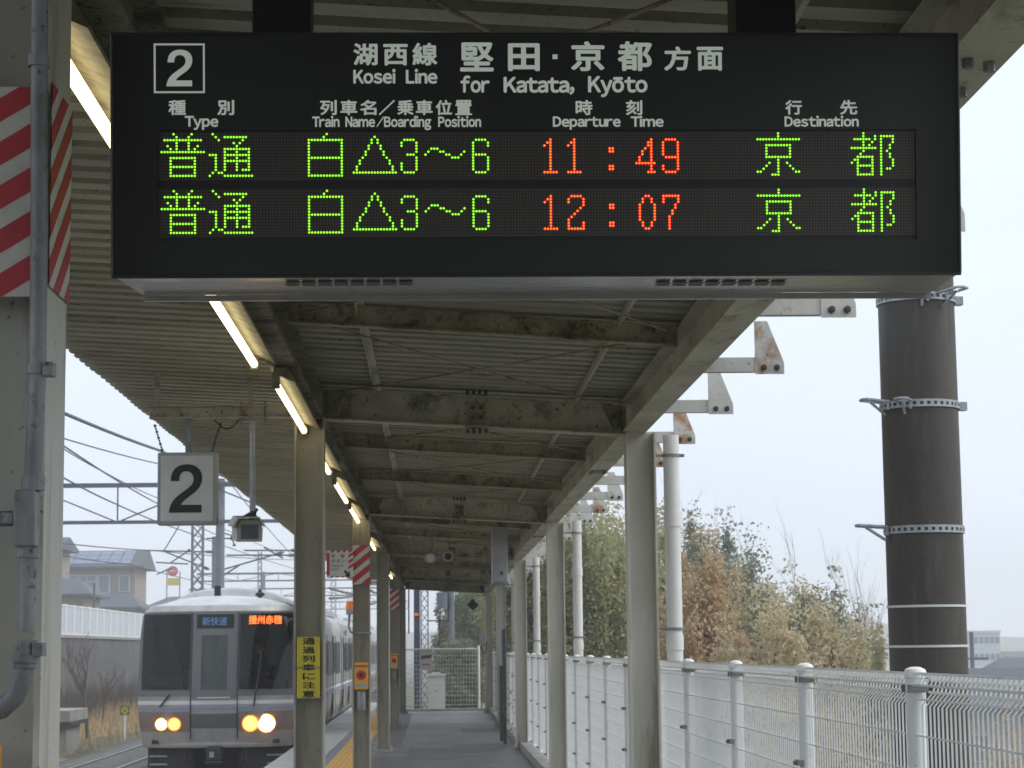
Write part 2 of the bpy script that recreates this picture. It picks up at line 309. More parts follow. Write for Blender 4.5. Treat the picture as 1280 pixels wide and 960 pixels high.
# text turned into mesh outlines by the built-in font
DG = None
def glyph_mesh(body, offset=0.0, extrude=0.0):
    c = bpy.data.curves.new('text', 'FONT'); c.body = body; c.offset = offset; c.resolution_u = 3; c.extrude = extrude
    o = bpy.data.objects.new('text', c); COL.objects.link(o)
    dg = bpy.context.evaluated_depsgraph_get(); dg.update()
    me = bpy.data.meshes.new_from_object(o.evaluated_get(dg))
    bpy.data.objects.remove(o)
    co = np.array([v.co[:] for v in me.vertices]); fs = [tuple(p.vertices) for p in me.polygons]
    bpy.data.meshes.remove(me)
    return co, fs
CAPH = None
def text_on(body, x0, x1, z0, z1, fmap, m, parent, name='lettering', bold=.02, latin=False):
    """fit text into [x0,x1]x[z0,z1] of a flat face; fmap(u, v) -> world point. latin: z0 is the baseline and z1 the cap height"""
    global CAPH
    co, fs = latin_mesh(body) if latin else glyph_mesh(body, 0)
    a0, a1 = co[:, 0].min(), co[:, 0].max()
    if latin:
        if CAPH is None: CAPH = float(glyph_mesh('Ｈ', 0)[0][:, 1].max())
        b0, b1 = 0.0, CAPH
    else: b0, b1 = co[:, 1].min(), co[:, 1].max()
    if CAPH is None: CAPH = float(glyph_mesh('Ｈ', 0)[0][:, 1].max())
    a0 -= bold; a1 += bold
    if not latin: b0 -= bold; b1 += bold
    sx, sz = (x1-x0)/(a1-a0), (z1-z0)/(b1-b0)
    mb = MB(); N = 8 if bold > .004 else 1
    pk = (fmap(x0+1e-3, z0)-fmap(x0, z0)); pv = (fmap(x0, z0+1e-3)-fmap(x0, z0)); nn = pk.cross(pv).normalized()*4e-5
    for k in range(N):
        dx = bold*math.cos(k*math.tau/8) if N > 1 else 0; dy = bold*math.sin(k*math.tau/8) if N > 1 else 0
        mb.raw([fmap(x0+(p[0]+dx-a0)*sx, z0+(p[1]+dy-b0)*sz)+nn*k for p in co], fs)
    return mb.build(name, m, parent)
# ------------------------------------------------------------------ setting: ground, platform
def deckz(x): return 3.25-.055*x
gx = [-850, -600, -200, -80, -40, -20, -16.6, -16.35, -11.5, -9.6, -9.2, -2.6, -2.2, 1.6, 2.2, 6, 9, 12, 20, 60, 200, 850]
gz = {-850: 12, -600: 8, -200: 4, -80: 3, -40: 2.6, -20: 2.3, -16.6: 2.2, -16.35: -1.0, -11.5: -1.15, -9.6: -1.28, -9.2: -1.45, -2.6: -1.45, -2.2: -1.45, 1.6: -1.5, 2.2: -1.6, 6: -3.5, 9: -4.5, 12: -5, 20: -5, 60: -5, 200: -5, 850: -5}
gy = [-300, -60, -20, 0, 20, 40, 60, 80, 100, 130, 170, 230, 320, 500, 700, 900]
mb = MB(); mb.v = [(x, y, gz[x]+(random.uniform(-.1, .1) if x < -10 and abs(x) < 60 and x not in (-16.6,) else 0)) for y in gy for x in gx]
nxg = len(gx); mb.f = [(j*nxg+i, j*nxg+i+1, (j+1)*nxg+i+1, (j+1)*nxg+i) for j in range(len(gy)-1) for i in range(nxg-1)]; mb.mi = [0]*len(mb.f)
tag(mb.build('ground', M['ground']), kind='structure')
mb = MB(); mb.prism([(-9.9, -1.42), (-9.3, -1.16), (-2.7, -1.16), (-2.45, -1.42)], 'y', -20, 420); tag(mb.build('ballast_bed', M['ballast']), kind='structure')
# loose grass slope
n = 24000; X = rng.uniform(-15.7, -9.9, n); Y = 38+rng.random(n)**1.3*95
z0 = np.interp(X, [-15.8, -11.5, -9.6], [-.95, -1.1, -1.3])-.03
h = rng.uniform(.12, .38, n)*(1+1.6*np.exp(-((X+12.6)**2/1.2+(Y-88)**2/120))); a = rng.uniform(0, 6.28, n); wd = rng.uniform(.008, .018, n); ln = rng.normal(0, .12, (n, 2))
mb = MB(); V = np.zeros((n, 3, 3)); V[:, 0] = np.c_[X-wd*np.cos(a), Y-wd*np.sin(a), z0]; V[:, 1] = np.c_[X+wd*np.cos(a), Y+wd*np.sin(a), z0]; V[:, 2] = np.c_[X+ln[:, 0], Y+ln[:, 1], z0+h]
mb.v = [tuple(p) for p in V.reshape(-1, 3)]; mb.f = [(3*i, 3*i+1, 3*i+2) for i in range(n)]; mb.mi = [0]*n
mb.build('dry_grass', M['grassblade'], kind='stuff', label='dry straw coloured grass on the bank beside the far track', category='grass')
n = 11000; X = rng.uniform(-15.7, -13.2, n); Y = 50+rng.random(n)**1.2*90; h = rng.uniform(.5, 1.5, n)*(.5+.5*np.sin(Y*.31)**2+.3*np.sin(Y*.83)**2); a = rng.uniform(0, 6.28, n); ln = rng.normal(0, .28, (n, 2)); wd = .014
V = np.zeros((n, 3, 3)); V[:, 0] = np.c_[X-wd, Y, X*0-1.05]; V[:, 1] = np.c_[X+wd, Y, X*0-1.05]; V[:, 2] = np.c_[X+ln[:, 0], Y+ln[:, 1], h-1.05]
mb = MB(); mb.v = [tuple(p) for p in V.reshape(-1, 3)]; mb.f = [(3*i, 3*i+1, 3*i+2) for i in range(n)]; mb.mi = [0]*n
mb.build('brushwood', M['brush'], kind='stuff', label='grey brown twiggy brushwood in front of the retaining wall', category='brushwood')
mb = MB(); mb.prism([(-16.0, -.95), (-11.5, -1.1), (-9.75, -1.28), (-9.75, -1.45), (-16, -1.45)], 'y', 20, 300); tag(mb.build('grass_bank', M['drygrass']), kind='structure')
# platform
PEND = 53.9
mb = MB(); mb.box(-1.62, 1.40, -19, PEND, -1.5, 0); tag(mb.build('platform', M['deck']), kind='structure')
mb = MB(); mb.box(-2.2, -1.624, -19, PEND+8, -1.5, -.05); tag(mb.build('platform_side', M['conc']), kind='structure')
cop = MB().box(-2.30, -1.626, 0, .985, -.049, .004).build('coping_slab', M['coping'], bevel=.006); tag(cop, kind='structure'); cop.location.y = -3
parent_cop = cop; cs = []
for k in range(1, 66):
    c = cop.copy(); COL.objects.link(c); c.location = (random.uniform(-.004, .004), -3+k*1.0, random.uniform(-.002, .002)); cs.append(c)
for k, c in enumerate(cs): c.parent = cop; c.location.y -= -3; del c['kind']
tact = MB().box(-1.47, -1.11, 0, .295, -.002, .006); 
for i in range(5):
    for j in range(4): tact.box(-1.44+i*.068, -1.405+i*.068, .02+j*.07, .055+j*.07, .006, .011)
tt = tact.build('tactile_tile', M['yellow']); tag(tt, kind='structure'); tt.location.y = 12
for k in range(1, 140):
    c = tt.copy(); COL.objects.link(c); c.parent = tt; c.location = (0, k*.3, 0); del c['kind']
pj = bpy.data.objects['platform']
for k in range(0, 14): MB().box(-1.09, 1.315, 12.2+k*3.2, 12.225+k*3.2, .0005, .0035).build('joint', M['conc'], pj)
for (a_, b_, c_, d_) in ((-.4, .3, 30.0, 33.5), (.5, 1.2, 39.5, 41.5), (-.2, .5, 24.0, 26.8), (-.95, -.55, 34, 52)): MB().box(a_, b_, c_, d_, -.001, .0045).build('patch', M['patch'], pj)
kerb = MB().box(1.32, 1.62, 0, 1.59, -.3, .11).build('kerb_block', M['conc'], bevel=.01); tag(kerb, kind='structure'); kerb.location.y = -4
for k in range(1, 37):
    c = kerb.copy(); COL.objects.link(c); c.parent = kerb; c.location = (random.uniform(-.004, .004), k*1.6, random.uniform(-.003, .003)); del c['kind']
tag(MB().box(-1.5, 1.3, PEND-.25, PEND+.05, .004, .05).build('platform_end_kerb', M['coping']), kind='structure')
# ------------------------------------------------------------------ canopy
PORT = [-5.7, 3.89, 13.5, 23.1, 32.7, 42.3, 51.9]
can = thing('platform_canopy', (0, 20, 3), 'long steel platform canopy with ribbed roof sheets on cream columns', 'canopy')
def hsec(cx, cy, z0, z1, wx=.19, wy=.2, tf=.012, tw=.008):
    m = MB(); hx, hy = wx/2, wy/2
    m.prism([(cx-hx, cy-hy), (cx-hx+tf, cy-hy), (cx-hx+tf, cy-tw), (cx+hx-tf, cy-tw), (cx+hx-tf, cy-hy), (cx+hx, cy-hy), (cx+hx, cy+hy), (cx+hx-tf, cy+hy), (cx+hx-tf, cy+tw), (cx-hx+tf, cy+tw), (cx-hx+tf, cy+hy), (cx-hx, cy+hy)], 'z', z0, z1)
    return m
BL, BR = 3.04+.0, 2.935   # portal undersides at the two column lines
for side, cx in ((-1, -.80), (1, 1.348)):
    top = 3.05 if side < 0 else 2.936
    c0 = hsec(cx, 0, .012, top).build('column', M['colshade' if side < 0 else 'colpaint'], can)
    base = MB().box(cx-.15, cx+.15, -.15, .15, 0, .03)
    for sx in (-1, 1):
        for sy in (-1, 1): base.lathe([(.016, 0), (.016, .03), (.008, .032), (.008, .06)], (cx+sx*.12, sy*.12, .03), 6)
    b0 = base.build('base_plate', M['conc'], can)
    first = True
    for Y in PORT:
        if first: c0.location.y += Y; b0.location.y += Y; first = False; Y0 = Y
        else:
            cc_ = share(c0, 0, Y-Y0, 0); share(b0, 0, Y-Y0, 0)
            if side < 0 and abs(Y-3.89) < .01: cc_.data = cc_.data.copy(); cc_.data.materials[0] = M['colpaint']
# longitudinal H beams
for cx, zb, wf, hh in ((1.313, 2.945, .155, .21), (-.80, 3.06, .15, .2)):
    for k, (ya, yb) in enumerate(((-8, 1.6), (1.6, 6.9), (6.9, 16.5), (16.5, 26.1), (26.1, 35.7), (35.7, 45.3), (45.3, PEND))):
        m = MB(); t = .012
        m.box(cx-wf/2, cx+wf/2, ya+.002, yb-.002, zb, zb+t); m.box(cx-wf/2, cx+wf/2, ya+.002, yb-.002, zb+hh-t, zb+hh); m.box(cx-.005, cx+.005, ya+.002, yb-.002, zb+t, zb+hh-t)
        m.build('longitudinal_beam', M['grime'] if cx < 0 else M['cream'], can)
        s = MB()  # splice with bolts
        s.box(cx-.04, cx+.04, yb-.14, yb+.14, zb-.008, zb-.0005)
        for i in range(3):
            for q in (-.1, .1) if i != 1 else (-.06, .06):
                for xx in (-.055, .055): s.lathe([(.014, -.018), (.014, 0)], (cx+xx, yb+q*(1 if i else .3), zb), 6)
        if k < 6: s.build('splice_plate', M['galvdirt'], can)
# sloping cross beams
def slope_beam(name, m, Y, x0, x1, zb, hh, wf, mt):
    """C or H section across the platform following the roof fall; zb(x) underside"""
    b = MB(); e = zb(x1)-zb(x0); z = zb(x0); t = .01
    b.box(x0, x1, Y-wf/2, Y+wf/2, z, z+t, e); b.box(x0, x1, Y-wf/2, Y+wf/2, z+hh-t, z+hh, e); b.box(x0, x1, Y-.005, Y+.005, z+t, z+hh-t, e)
    return b.build(name, mt, can)
zport = lambda x: 2.998-.06*x
zpur = lambda x: 3.128-.066*x
for Y in PORT:
    pb = slope_beam('portal_beam', None, Y, -.72, 1.265, zport, .205, .13, M['beam'])
    # splice plate with bolts at mid span
    s = MB(); xm = .285; zz = zport(xm)
    s.box(xm-.055, xm+.055, Y-.0135, Y-.0055, zz+.035, zz+.165); s.box(xm-.08, xm+.08, Y-.06, Y+.06, zz-.009, zz-.0005); s.box(xm-.08, xm+.08, Y-.06, Y+.06, zz+.2055, zz+.214)
    s.build('splice_plate', M['rusty'], can)
    s = MB()
    for i in (-.027, .027):
        for j in (.068, .132): s.tube([(xm+i, Y-.014, zz+j), (xm+i, Y-.03, zz+j)], .014, 6)
    for i in (-.06, -.02, .02, .06): s.lathe([(.011, -.03), (.011, 0)], (xm+i, Y-.04, zz-.009), 6)
    for i in (-.06, -.02, .02, .06): s.lathe([(.011, 0), (.011, .03)], (xm+i, Y-.04, zz+.214), 6)
    tag(s.build('bolt', M['bolt'], can), kind='stuff')
    # knee plates at the columns
    for xx in (-.69, 1.235):
        sg = 1 if xx < 0 else -1
        MB().prism([(xx, zport(xx)+.005), (xx+sg*.001, zport(xx)+.2), (xx+sg*.14, zport(xx)+.2), (xx+sg*.05, zport(xx)+.02)], 'y', Y-.045, Y-.035).build('gusset_plate', M['grime'], can)
thirds = []
for k in range(-1, 18):
    Y = 3.89+3.2035*k
    if k % 3 and Y < PEND: thirds.append(Y); slope_beam('purlin', None, Y, -.72, 1.23, zpur, .105, .06, M['rusty'])
slope_beam('end_beam', None, PEND-.06, -2.1, 1.45, lambda x: deckz(x)-.13, .12, .06, M['beam'])
# angles carrying the sheets, and crossed rods in every bay
allY = sorted(thirds+PORT[1:]); allY = [y for y in allY if y > .5]
for x in (-.36, .95):
    m = MB(); z = deckz(x)
    m.box(x-.02, x+.02, -8, PEND, z-.012, z-.006); m.box(x-.02, x-.014, -8, PEND, z-.05, z-.012); m.build('sheet_angle', M['cream'], can)
for x in (1.42,):
    m = MB(); z = deckz(x); m.box(x-.02, x+.02, -8, PEND, z-.045, z-.006); m.build('eave_rail', M['beam'], can)
for a, b in zip(allY[:-1], allY[1:]):
    for (xa, xb) in ((-.62, 1.16), (1.16, -.62)):
        pa = (xa, a+.12, deckz(xa)-.075); pb_ = (xb, b-.12, deckz(xb)-.075); pm = ((xa+xb)/2, (a+b)/2, deckz(.27)-.085)
        MB().tube([pa, pm, pb_], .007, 5).build('brace_rod', M['rusty'], can)
# ribbed sheets, 0.8 m each
prof = []; y = 0
for k in range(4):
    prof += [(y, 0), (y+.105, 0), (y+.118, .07), (y+.187, .07)]; y += .2
prof.append((y, 0)); x0, x1 = -2.21, 1.50
m = MB(); npf = len(prof); vs = []
for x in (x0, x1):
    for (yy, zz) in prof: vs.append((x, yy, deckz(x)+zz))
    for (yy, zz) in prof: vs.append((x, yy, deckz(x)+zz+.004))
fs = []
for i in range(npf-1):
    fs.append((i, i+1, 2*npf+i+1, 2*npf+i)); fs.append((npf+i, 3*npf+i, 3*npf+i+1, npf+i+1))
    fs.append((i, npf+i, npf+i+1, i+1)); fs.append((2*npf+i, 2*npf+i+1, 3*npf+i+1, 3*npf+i))
m.raw(vs, fs); sh = m.build('roof_sheet', M['sheet'], can)
first = sh; b0 = Vector(sh.location)
sh.location = b0+Vector((0, -8, 0))
for k in range(1, 78):
    if -8+.8*k > PEND-.5: break
    c = sh.copy(); COL.objects.link(c); c.parent = can; c.location = b0+Vector((random.uniform(-.006, .006), -8+.8*k, random.uniform(0, .0015)))
# sign rail hung under the sheets at the third portal
m = MB(); m.box(-1.83, -.90, 13.40, 13.50, 3.05, 3.056); m.box(-1.83, -.90, 13.40, 13.50, 3.125, 3.131); m.box(-1.83, -.90, 13.46, 13.466, 3.056, 3.125)
m.box(-1.80, -1.77, 13.44, 13.48, 3.131, deckz(-1.8)-.002); m.box(-1.2, -1.17, 13.44, 13.48, 3.131, deckz(-1.2)-.002)
m.build('sign_rail', M['beam'], can)
# outer arms with end plates
def arm(k):
    Y = 5.26+1.92*k; rust = k in (3, 1) or k % 5 == 3
    MB().box(1.405, 1.735, Y-.004, Y+.05, 3.012, 3.09).build('outer_arm', M['arm'], can)
    pl = MB().prism([(1.73, 2.998), (1.886, 2.998), (1.886, 3.06), (1.80, 3.285), (1.73, 3.285)], 'y', Y-.014, Y-.006)
    po = pl.build('end_plate', M['rustplate'] if (k*7) % 3 == 0 or k == 5 else M['arm'], can)
    bo = MB()
    for xx in (1.775, 1.845):
        bo.tube([(xx, Y-.014, 3.032), (xx, Y-.030, 3.032)], .017, 6); bo.tube([(xx, Y-.030, 3.032), (xx, Y-.042, 3.032)], .008, 6)
    tag(bo.build('bolt', M['bolt'], po), kind='stuff')
for k in range(1, 25): arm(k)
m = MB()
for (xx, yy) in ((1.28, 5.05), (1.34, 5.08), (1.30, 5.2), (1.35, 4.85), (1.29, 4.82)): m.lathe([(.015, -.022), (.015, 0)], (xx, yy, 2.9445), 6)
tag(m.build('bolt', M['galvdirt'], can), kind='stuff')
# ------------------------------------------------------------------ drain pipes
pg = 'drain pipes behind the fence'
pr = thing('drain_pipe', (1.64, 14.25, -1.5), 'white drain pipe nearest the camera, behind the nearest fence-side column', 'drain pipe', pg)
MB().tube([(1.64, 14.25, -1.5), (1.64, 14.25, 3.0)], .055, 20).build('pipe', M['pipe'], pr, smooth=True)
for z in (2.42, 1.58):
    MB().tube([(1.64, 14.25, z-.05), (1.64, 14.25, z+.05)], .06, 20).build('socket', M['pipe'], pr, smooth=True)
for z in (2.86, 1.672):
    cl = MB(); cl.tube([(1.64, 14.25, z-.01), (1.64, 14.25, z+.01)], .061, 20); cl.box(1.45, 1.60, 14.24, 14.26, z-.008, z+.008); cl.box(1.69, 1.73, 14.235, 14.265, z-.01, z+.01)
    cl.build('clamp', M['galvdirt'], pr)
for k, w_ in ((1, 'second drain pipe from the camera, beside the second fence-side column'), (2, 'third drain pipe from the camera, slim against the green trees'), (3, 'fourth drain pipe, near the hanging grey box'), (4, 'drain pipe farthest from the camera, at the end fence')):
    copy_thing(pr, (1.64, 14.25+9.6*k, -1.5), 'white '+w_)
# ------------------------------------------------------------------ mesh fence
def make_fence(name, label, y_first, bays, X=1.475):
    f = thing(name, (X, y_first, 0), label, 'fence')
    zt = 1.44; SP = 1.92
    m = MB(); nw = int((SP-.08)/.05)
    for i in range(nw+1):
        yy = y_first+.04+i*.05
        m.tube([(X, yy, .16), (X, yy, zt-.075), (X+.035, yy, zt-.035), (X+.045, yy, zt), (X-.005, yy, zt+.022), (X-.02, yy, zt-.01)], .0037, 4)
    m0 = m.build('wire_panel', M['white'], f)
    h = MB()
    for z in [.18+.1095*i for i in range(12)]: h.tube([(X-.006, y_first+.02, z), (X-.006, y_first+SP-.02, z)], .003, 5)
    for dx, dz in ((.035, -.035), (.045, 0), (-.005, .022), (-.02, -.012)): h.tube([(X+dx, y_first+.02, zt+dz), (X+dx, y_first+SP-.02, zt+dz)], .004, 5)
    h0 = h.build('cross_wires', M['white'], f)
    p = MB(); p.lathe([(.0, 0), (.031, 0), (.031, 1.446), (.0355, 1.448), (.0355, 1.464), (.031, 1.474), (.016, 1.481), (.004, 1.482)], (X, y_first, 0), 16)
    p0 = p.build('post', M['white'], f, smooth=True)
    cl = []
    for z in (.18, .47, .78, 1.09):
        cl.append(MB().box(X-.044, X-.02, y_first-.03, y_first+.03, z-.011, z+.011).tube([(X-.044, y_first, z), (X-.056, y_first, z)], .009, 6).build('clamp', M['galvdirt'], f))
    for sg in (-1, 1): cl.append(MB().box(X-.034, X+.03, y_first+sg*.040-.004, y_first+sg*.040+.004, zt-.036, zt-.012).build('clamp', M['galvdirt'], f))
    for k in range(1, bays):
        for o in [m0, h0, p0]+cl: share(o, 0, SP*k)
    share(p0, 0, SP*bays)
    return f
make_fence('mesh_fence', 'long white wire mesh fence along the platform side facing the trees', 2.56, 26)
# end fence
ef = thing('mesh_fence', (0, PEND, 0), 'white wire mesh fence closing off the end of the platform', 'fence')
xa, xb, Y = -1.02, 1.13, PEND-.1
m = MB()
for i in range(int((xb-xa)/.075)): m.tube([(xa+.04+i*.075, Y, .12), (xa+.04+i*.075, Y, 1.55)], .0045, 4)
m.build('wire_panel', M['white'], ef)
m = MB()
for i in range(13): m.tube([(xa, Y-.01, .15+i*.113), (xb, Y-.01, .15+i*.113)], .006, 4)
m.build('cross_wires', M['white'], ef)
MB().tube([(xa, Y-.01, 1.56), (xb, Y-.01, 1.56)], .02, 8).build('top_rail', M['white'], ef)
for x in (xa, xb): MB().lathe([(.035, 0), (.035, 1.62), (.02, 1.65)], (x, Y, 0), 12).build('post', M['white'], ef, smooth=True)
# side fence seen between the columns on the track side of the far end
sf = thing('mesh_fence', (-2.1, PEND+1, 0), 'white fence beyond the platform end on the track side', 'fence')
m = MB()
for i in range(24): m.tube([(-2.1+i*.045, PEND+1, -.3), (-2.1+i*.045, PEND+1, 1.2)], .006, 4)
for i in range(10): m.tube([(-2.1, PEND+.99, -.2+i*.15), (-1.05, PEND+.99, -.2+i*.15)], .006, 4)
m.build('wire_panel', M['white'], sf)
for x in (-2.12, -1.04): MB().lathe([(.035, -1.4), (.035, 1.3)], (x, PEND+1, 0), 10).build('post', M['white'], sf)
# ------------------------------------------------------------------ departure board
TILT = .107
BX0, BX1, BZ0, BH = -.682, 1.143, 2.348, .535
YB = 4.40
def bp(u, v, d=0.0):
    """point on the board front: u = world x, v = metres up the face from the lower edge, d = proud of the face"""
    return Vector((u, YB-v*math.sin(TILT)-d*math.cos(TILT), BZ0+v*math.cos(TILT)-d*math.sin(TILT)))
def uv(px, py):
    r = RC.T @ np.array([(px-640)/FPX, -(py-480)/FPX, -1.0])
    nrm = np.array([0, -math.cos(TILT), -math.sin(TILT)]); o = np.array([0, YB, BZ0-EYE])
    t = (o@nrm)/(r@nrm); p = r*t
    return p[0], (p[2]+EYE-BZ0)/math.cos(TILT)
BH = uv(668, 43.0)[1]

bd = thing('departure_board', (.23, 4.6, 2.6), 'black hanging electronic departure board with green and red dot lettering', 'departure board')
# casing: front frame with a window cut, side walls, underside, back
WX0, WV1 = uv(197, 163); WX1, WV0 = uv(1146, 299)
dep = .27
def board_pts(u0, u1, v0, v1, d): return [bp(u0, v0, d), bp(u1, v0, d), bp(u1, v1, d), bp(u0, v1, d)]
m = MB()
O = board_pts(BX0, BX1, 0, BH, 0); I = board_pts(WX0, WX1, WV0, WV1, 0); IB = board_pts(WX0, WX1, WV0, WV1, -.006)
m.raw(O+I+IB, [(0, 1, 5, 4), (1, 2, 6, 5), (2, 3, 7, 6), (3, 0, 4, 7), (4, 5, 9, 8), (5, 6, 10, 9), (6, 7, 11, 10), (7, 4, 8, 11)])
m.build('front_panel', M['signblack'], bd)
m = MB(); top = bp(0, BH); bot = bp(0, 0)
e = .004
side = [(bot.y+.002, bot.z-e), (top.y+.002, top.z+e), (top.y+dep+.03, top.z+e), (bot.y+dep, bot.z+.0)]
yb0, zb0 = bot.y, bot.z; yt0, zt0 = top.y, top.z
m.raw([(BX0, yb0, zb0), (BX0, yt0, zt0), (BX0, yt0+dep+.06, zt0), (BX0+.03, yb0+dep, zb0+.004)], [(0, 1, 2, 3)])
m.raw([(BX1, yb0, zb0), (BX1, yt0, zt0), (BX1, yt0+dep+.06, zt0), (BX1-.0, yb0+dep, zb0+.004)], [(3, 2, 1, 0)])
m.raw([(BX0, yt0, zt0), (BX1, yt0, zt0), (BX1, yt0+dep+.06, zt0), (BX0, yt0+dep+.06, zt0)], [(0, 1, 2, 3)])
m.raw([(BX0+.03, yb0+dep, zb0+.004), (BX1, yb0+dep, zb0+.004), (BX1, yt0+dep+.06, zt0), (BX0, yt0+dep+.06, zt0)], [(0, 1, 2, 3)])
m.build('casing', M['signedge'], bd)
m = MB(); m.raw([(BX0, yb0, zb0), (BX1, yb0, zb0), (BX1, yb0+dep, zb0+.004), (BX0+.03, yb0+dep, zb0+.004)], [(3, 2, 1, 0)])
m.box(BX0+.03, BX1, yb0+dep-.004, yb0+dep+.006, zb0-.010, zb0+.003)
m.build('underside', M['brushed'], bd)
m = MB(); m.tube([bp(BX0-.001, -.002, .002), bp(BX1+.001, -.002, .002)], .004, 6); m.tube([bp(BX0, 0, .001), bp(BX0, BH, .001)], .003, 6); m.tube([bp(BX1, 0, .001), bp(BX1, BH, .001)], .003, 6); m.tube([bp(BX0, BH, .001), bp(BX1, BH, .001)], .004, 6)
m.build('edge_trim', M['signedge'], bd)
for (xa, xb) in ((357, 519), (820, 984)):
    a, b = at(xa, 354, Z=BZ0), at(xb, 354, Z=BZ0); wv = (b.x-a.x)/8
    for i in range(8): MB().raw([(a.x+wv*i+sh_*0, a.y-.028 if 1 else 0, zb0-.0028) for sh_ in (0,)]+[(a.x+wv*(i+.84), a.y-.028, zb0-.0028), (a.x+wv*(i+.84), a.y+.028, zb0-.0016), (a.x+wv*i, a.y+.028, zb0-.0016)], [(3, 2, 1, 0)]).build('vent_slot', M['vent'], bd)
# led window backplate in board coordinates (object space = board plane so that the dot grid lines up)
def plane_obj(name, u0, u1, v0, v1, d, mt, parent, ou=0, ov=0):
    """a slab in its own flat space, rotated onto the board"""
    me = bpy.data.meshes.new(name)
    vs = [(u0-ou, 0, v0-ov), (u1-ou, 0, v0-ov), (u1-ou, 0, v1-ov), (u0-ou, 0, v1-ov)]; vs += [(x, .004, z) for x, _, z in vs]
    me.from_pydata(vs, [], [(0, 1, 2, 3), (7, 6, 5, 4), (0, 4, 5, 1), (1, 5, 6, 2), (2, 6, 7, 3), (3, 7, 4, 0)]); me.materials.append(mt)
    o = bpy.data.objects.new(name, me); COL.objects.link(o); o.parent = parent
    org = bp(ou, ov, d)-wloc(parent)
    ax_v = Vector((0, -math.sin(TILT), math.cos(TILT))); ax_d = Vector((0, math.cos(TILT), math.sin(TILT)))
    mm = Matrix(((1, 0, 0), (0, ax_d.y, ax_v.y), (0, ax_d.z, ax_v.z)))
    o.matrix_local = Matrix.Translation(org) @ mm.to_4x4()
    return o
U0, V0 = uv(201.5, 167.4); _, V14 = uv(201.5, 219.6); _, V0b = uv(201.5, 238.7)
PV = (V0-V14)/14
rows_v = [V0, V0b]
base_panel = plane_obj('window_glass', WX0-.002, WX1+.002, WV0-.002, WV1+.002, -.0062, mat('dark band', (.012, .013, .012), .35), bd)
for i, v in enumerate(rows_v):
    o = plane_obj('led_panel', U0-LP*1.0, U0+LP*256.5, v-15.6*PV, v+.75*PV, -.0055, M['ledwin'], bd, U0, v)
R_ = lambda a, b: list(range(a, b+1))
G = {}
G['fu'] = [[4,10],[5,9],R_(1,13),[5,9],[2,5,9,12],[3,5,9,11],R_(0,14),[],R_(3,11),[3,11],[3,11],R_(3,11),[3,11],[3,11],R_(3,11)]
G['tsu'] = [[1],[2]+R_(5,12),[3,11],[8,10],[9],R_(5,13),[5,9,13],[0,1,2]+R_(5,13),[2,5,9,13],[2]+R_(5,13),[2,5,9,13],[2,5,9,13],[2,5,9,11,12,13],[1,3,4],[0]+R_(5,14)]
G['haku'] = [[6],[5],R_(0,11)]+[[0,11]]*5+[R_(0,11)]+[[0,11]]*5+[R_(0,11)]
G['tri'] = [[],[7],[6,8],[6,8],[5,9],[5,9],[4,10],[4,10],[3,11],[2,12],[2,12],[1,13],[1,13],R_(0,14)]
G['n3'] = [[],[],R_(1,4),[0,5],[0,5],[5],[5],[2,3,4],[5],[5],[0,5],[0,5],[0,5],R_(1,4)]
G['wave'] = [[],[],[],[],[],[2,3,4],[1,5,6,13],[0,7,8,12],[9,10,11]]
G['n6'] = [[],[],R_(1,4),[0,5],[0,5],[0],[0],R_(0,4)]+[[0,5]]*5+[R_(1,4)]
G['n1'] = [[],[],[2],[1,2],[0,2]]+[[2]]*8+[R_(0,4)]
G['colon'] = [[],[],[],[],[],[0,1],[0,1],[],[],[],[],[0,1],[0,1]]
G['n4'] = [[],[],[5],[4,5],[4,5],[3,5],[2,5],[2,5],[1,5],[1,5],R_(0,6),[5],[5],[4,5,6]]
G['n9'] = [[],[],R_(1,4)]+[[0,5]]*5+[R_(1,5),[5],[5],[0,5],[0,5],R_(1,4)]
G['n2'] = [[],[],R_(1,4),[0,5],[0,5],[5],[4],[3],[2],[1],[0],[0,5],[0,5],R_(0,5)]
G['n0'] = [[],[],[2,3],[1,4],[1,4]]+[[0,5]]*6+[[1,4],[1,4],[2,3]]
G['n7'] = [[],[],R_(0,5),[0,5],[0,5],[4],[4],[3],[3]]+[[2]]*5
G['kyo'] = [[7],[7],R_(0,14),[],R_(3,11),[3,11],[3,11],[3,11],R_(3,11),[7],[4,7,10],[3,7,11],[2,7,12],[0,1,7,13,14],[5,6,7]]
G['to'] = [[4],[4,8]+R_(10,14),R_(1,6)+[8,10,14],[4,7,10,14],[4,6,10,13],R_(0,8)+[10,13],[4,10,12],[3,10,13],R_(2,7)+[10,13],[1,2,7,10,14],[0,2,7,10,14],R_(2,7)+[10,14],[2,7,10,12,13],[2,7,10],R_(2,7)+[10]]
line = [('fu', 0, 'g'), ('tsu', 16, 'g'), ('haku', 49, 'g'), ('tri', 64, 'g'), ('n3', 80, 'g'), ('wave', 88, 'g'), ('n6', 104, 'g')]
tail = [('kyo', 200.3, 'g'), ('to', 232.3, 'g')]
L1 = line+[('n1', 128.4, 'r'), ('n1', 136.4, 'r'), ('colon', 150.4, 'r'), ('n4', 159.3, 'r'), ('n9', 168.3, 'r')]+tail
L2 = line+[('n1', 128.4, 'r'), ('n2', 136.4, 'r'), ('colon', 150.4, 'r'), ('n0', 160.3, 'r'), ('n7', 168.3, 'r')]+tail
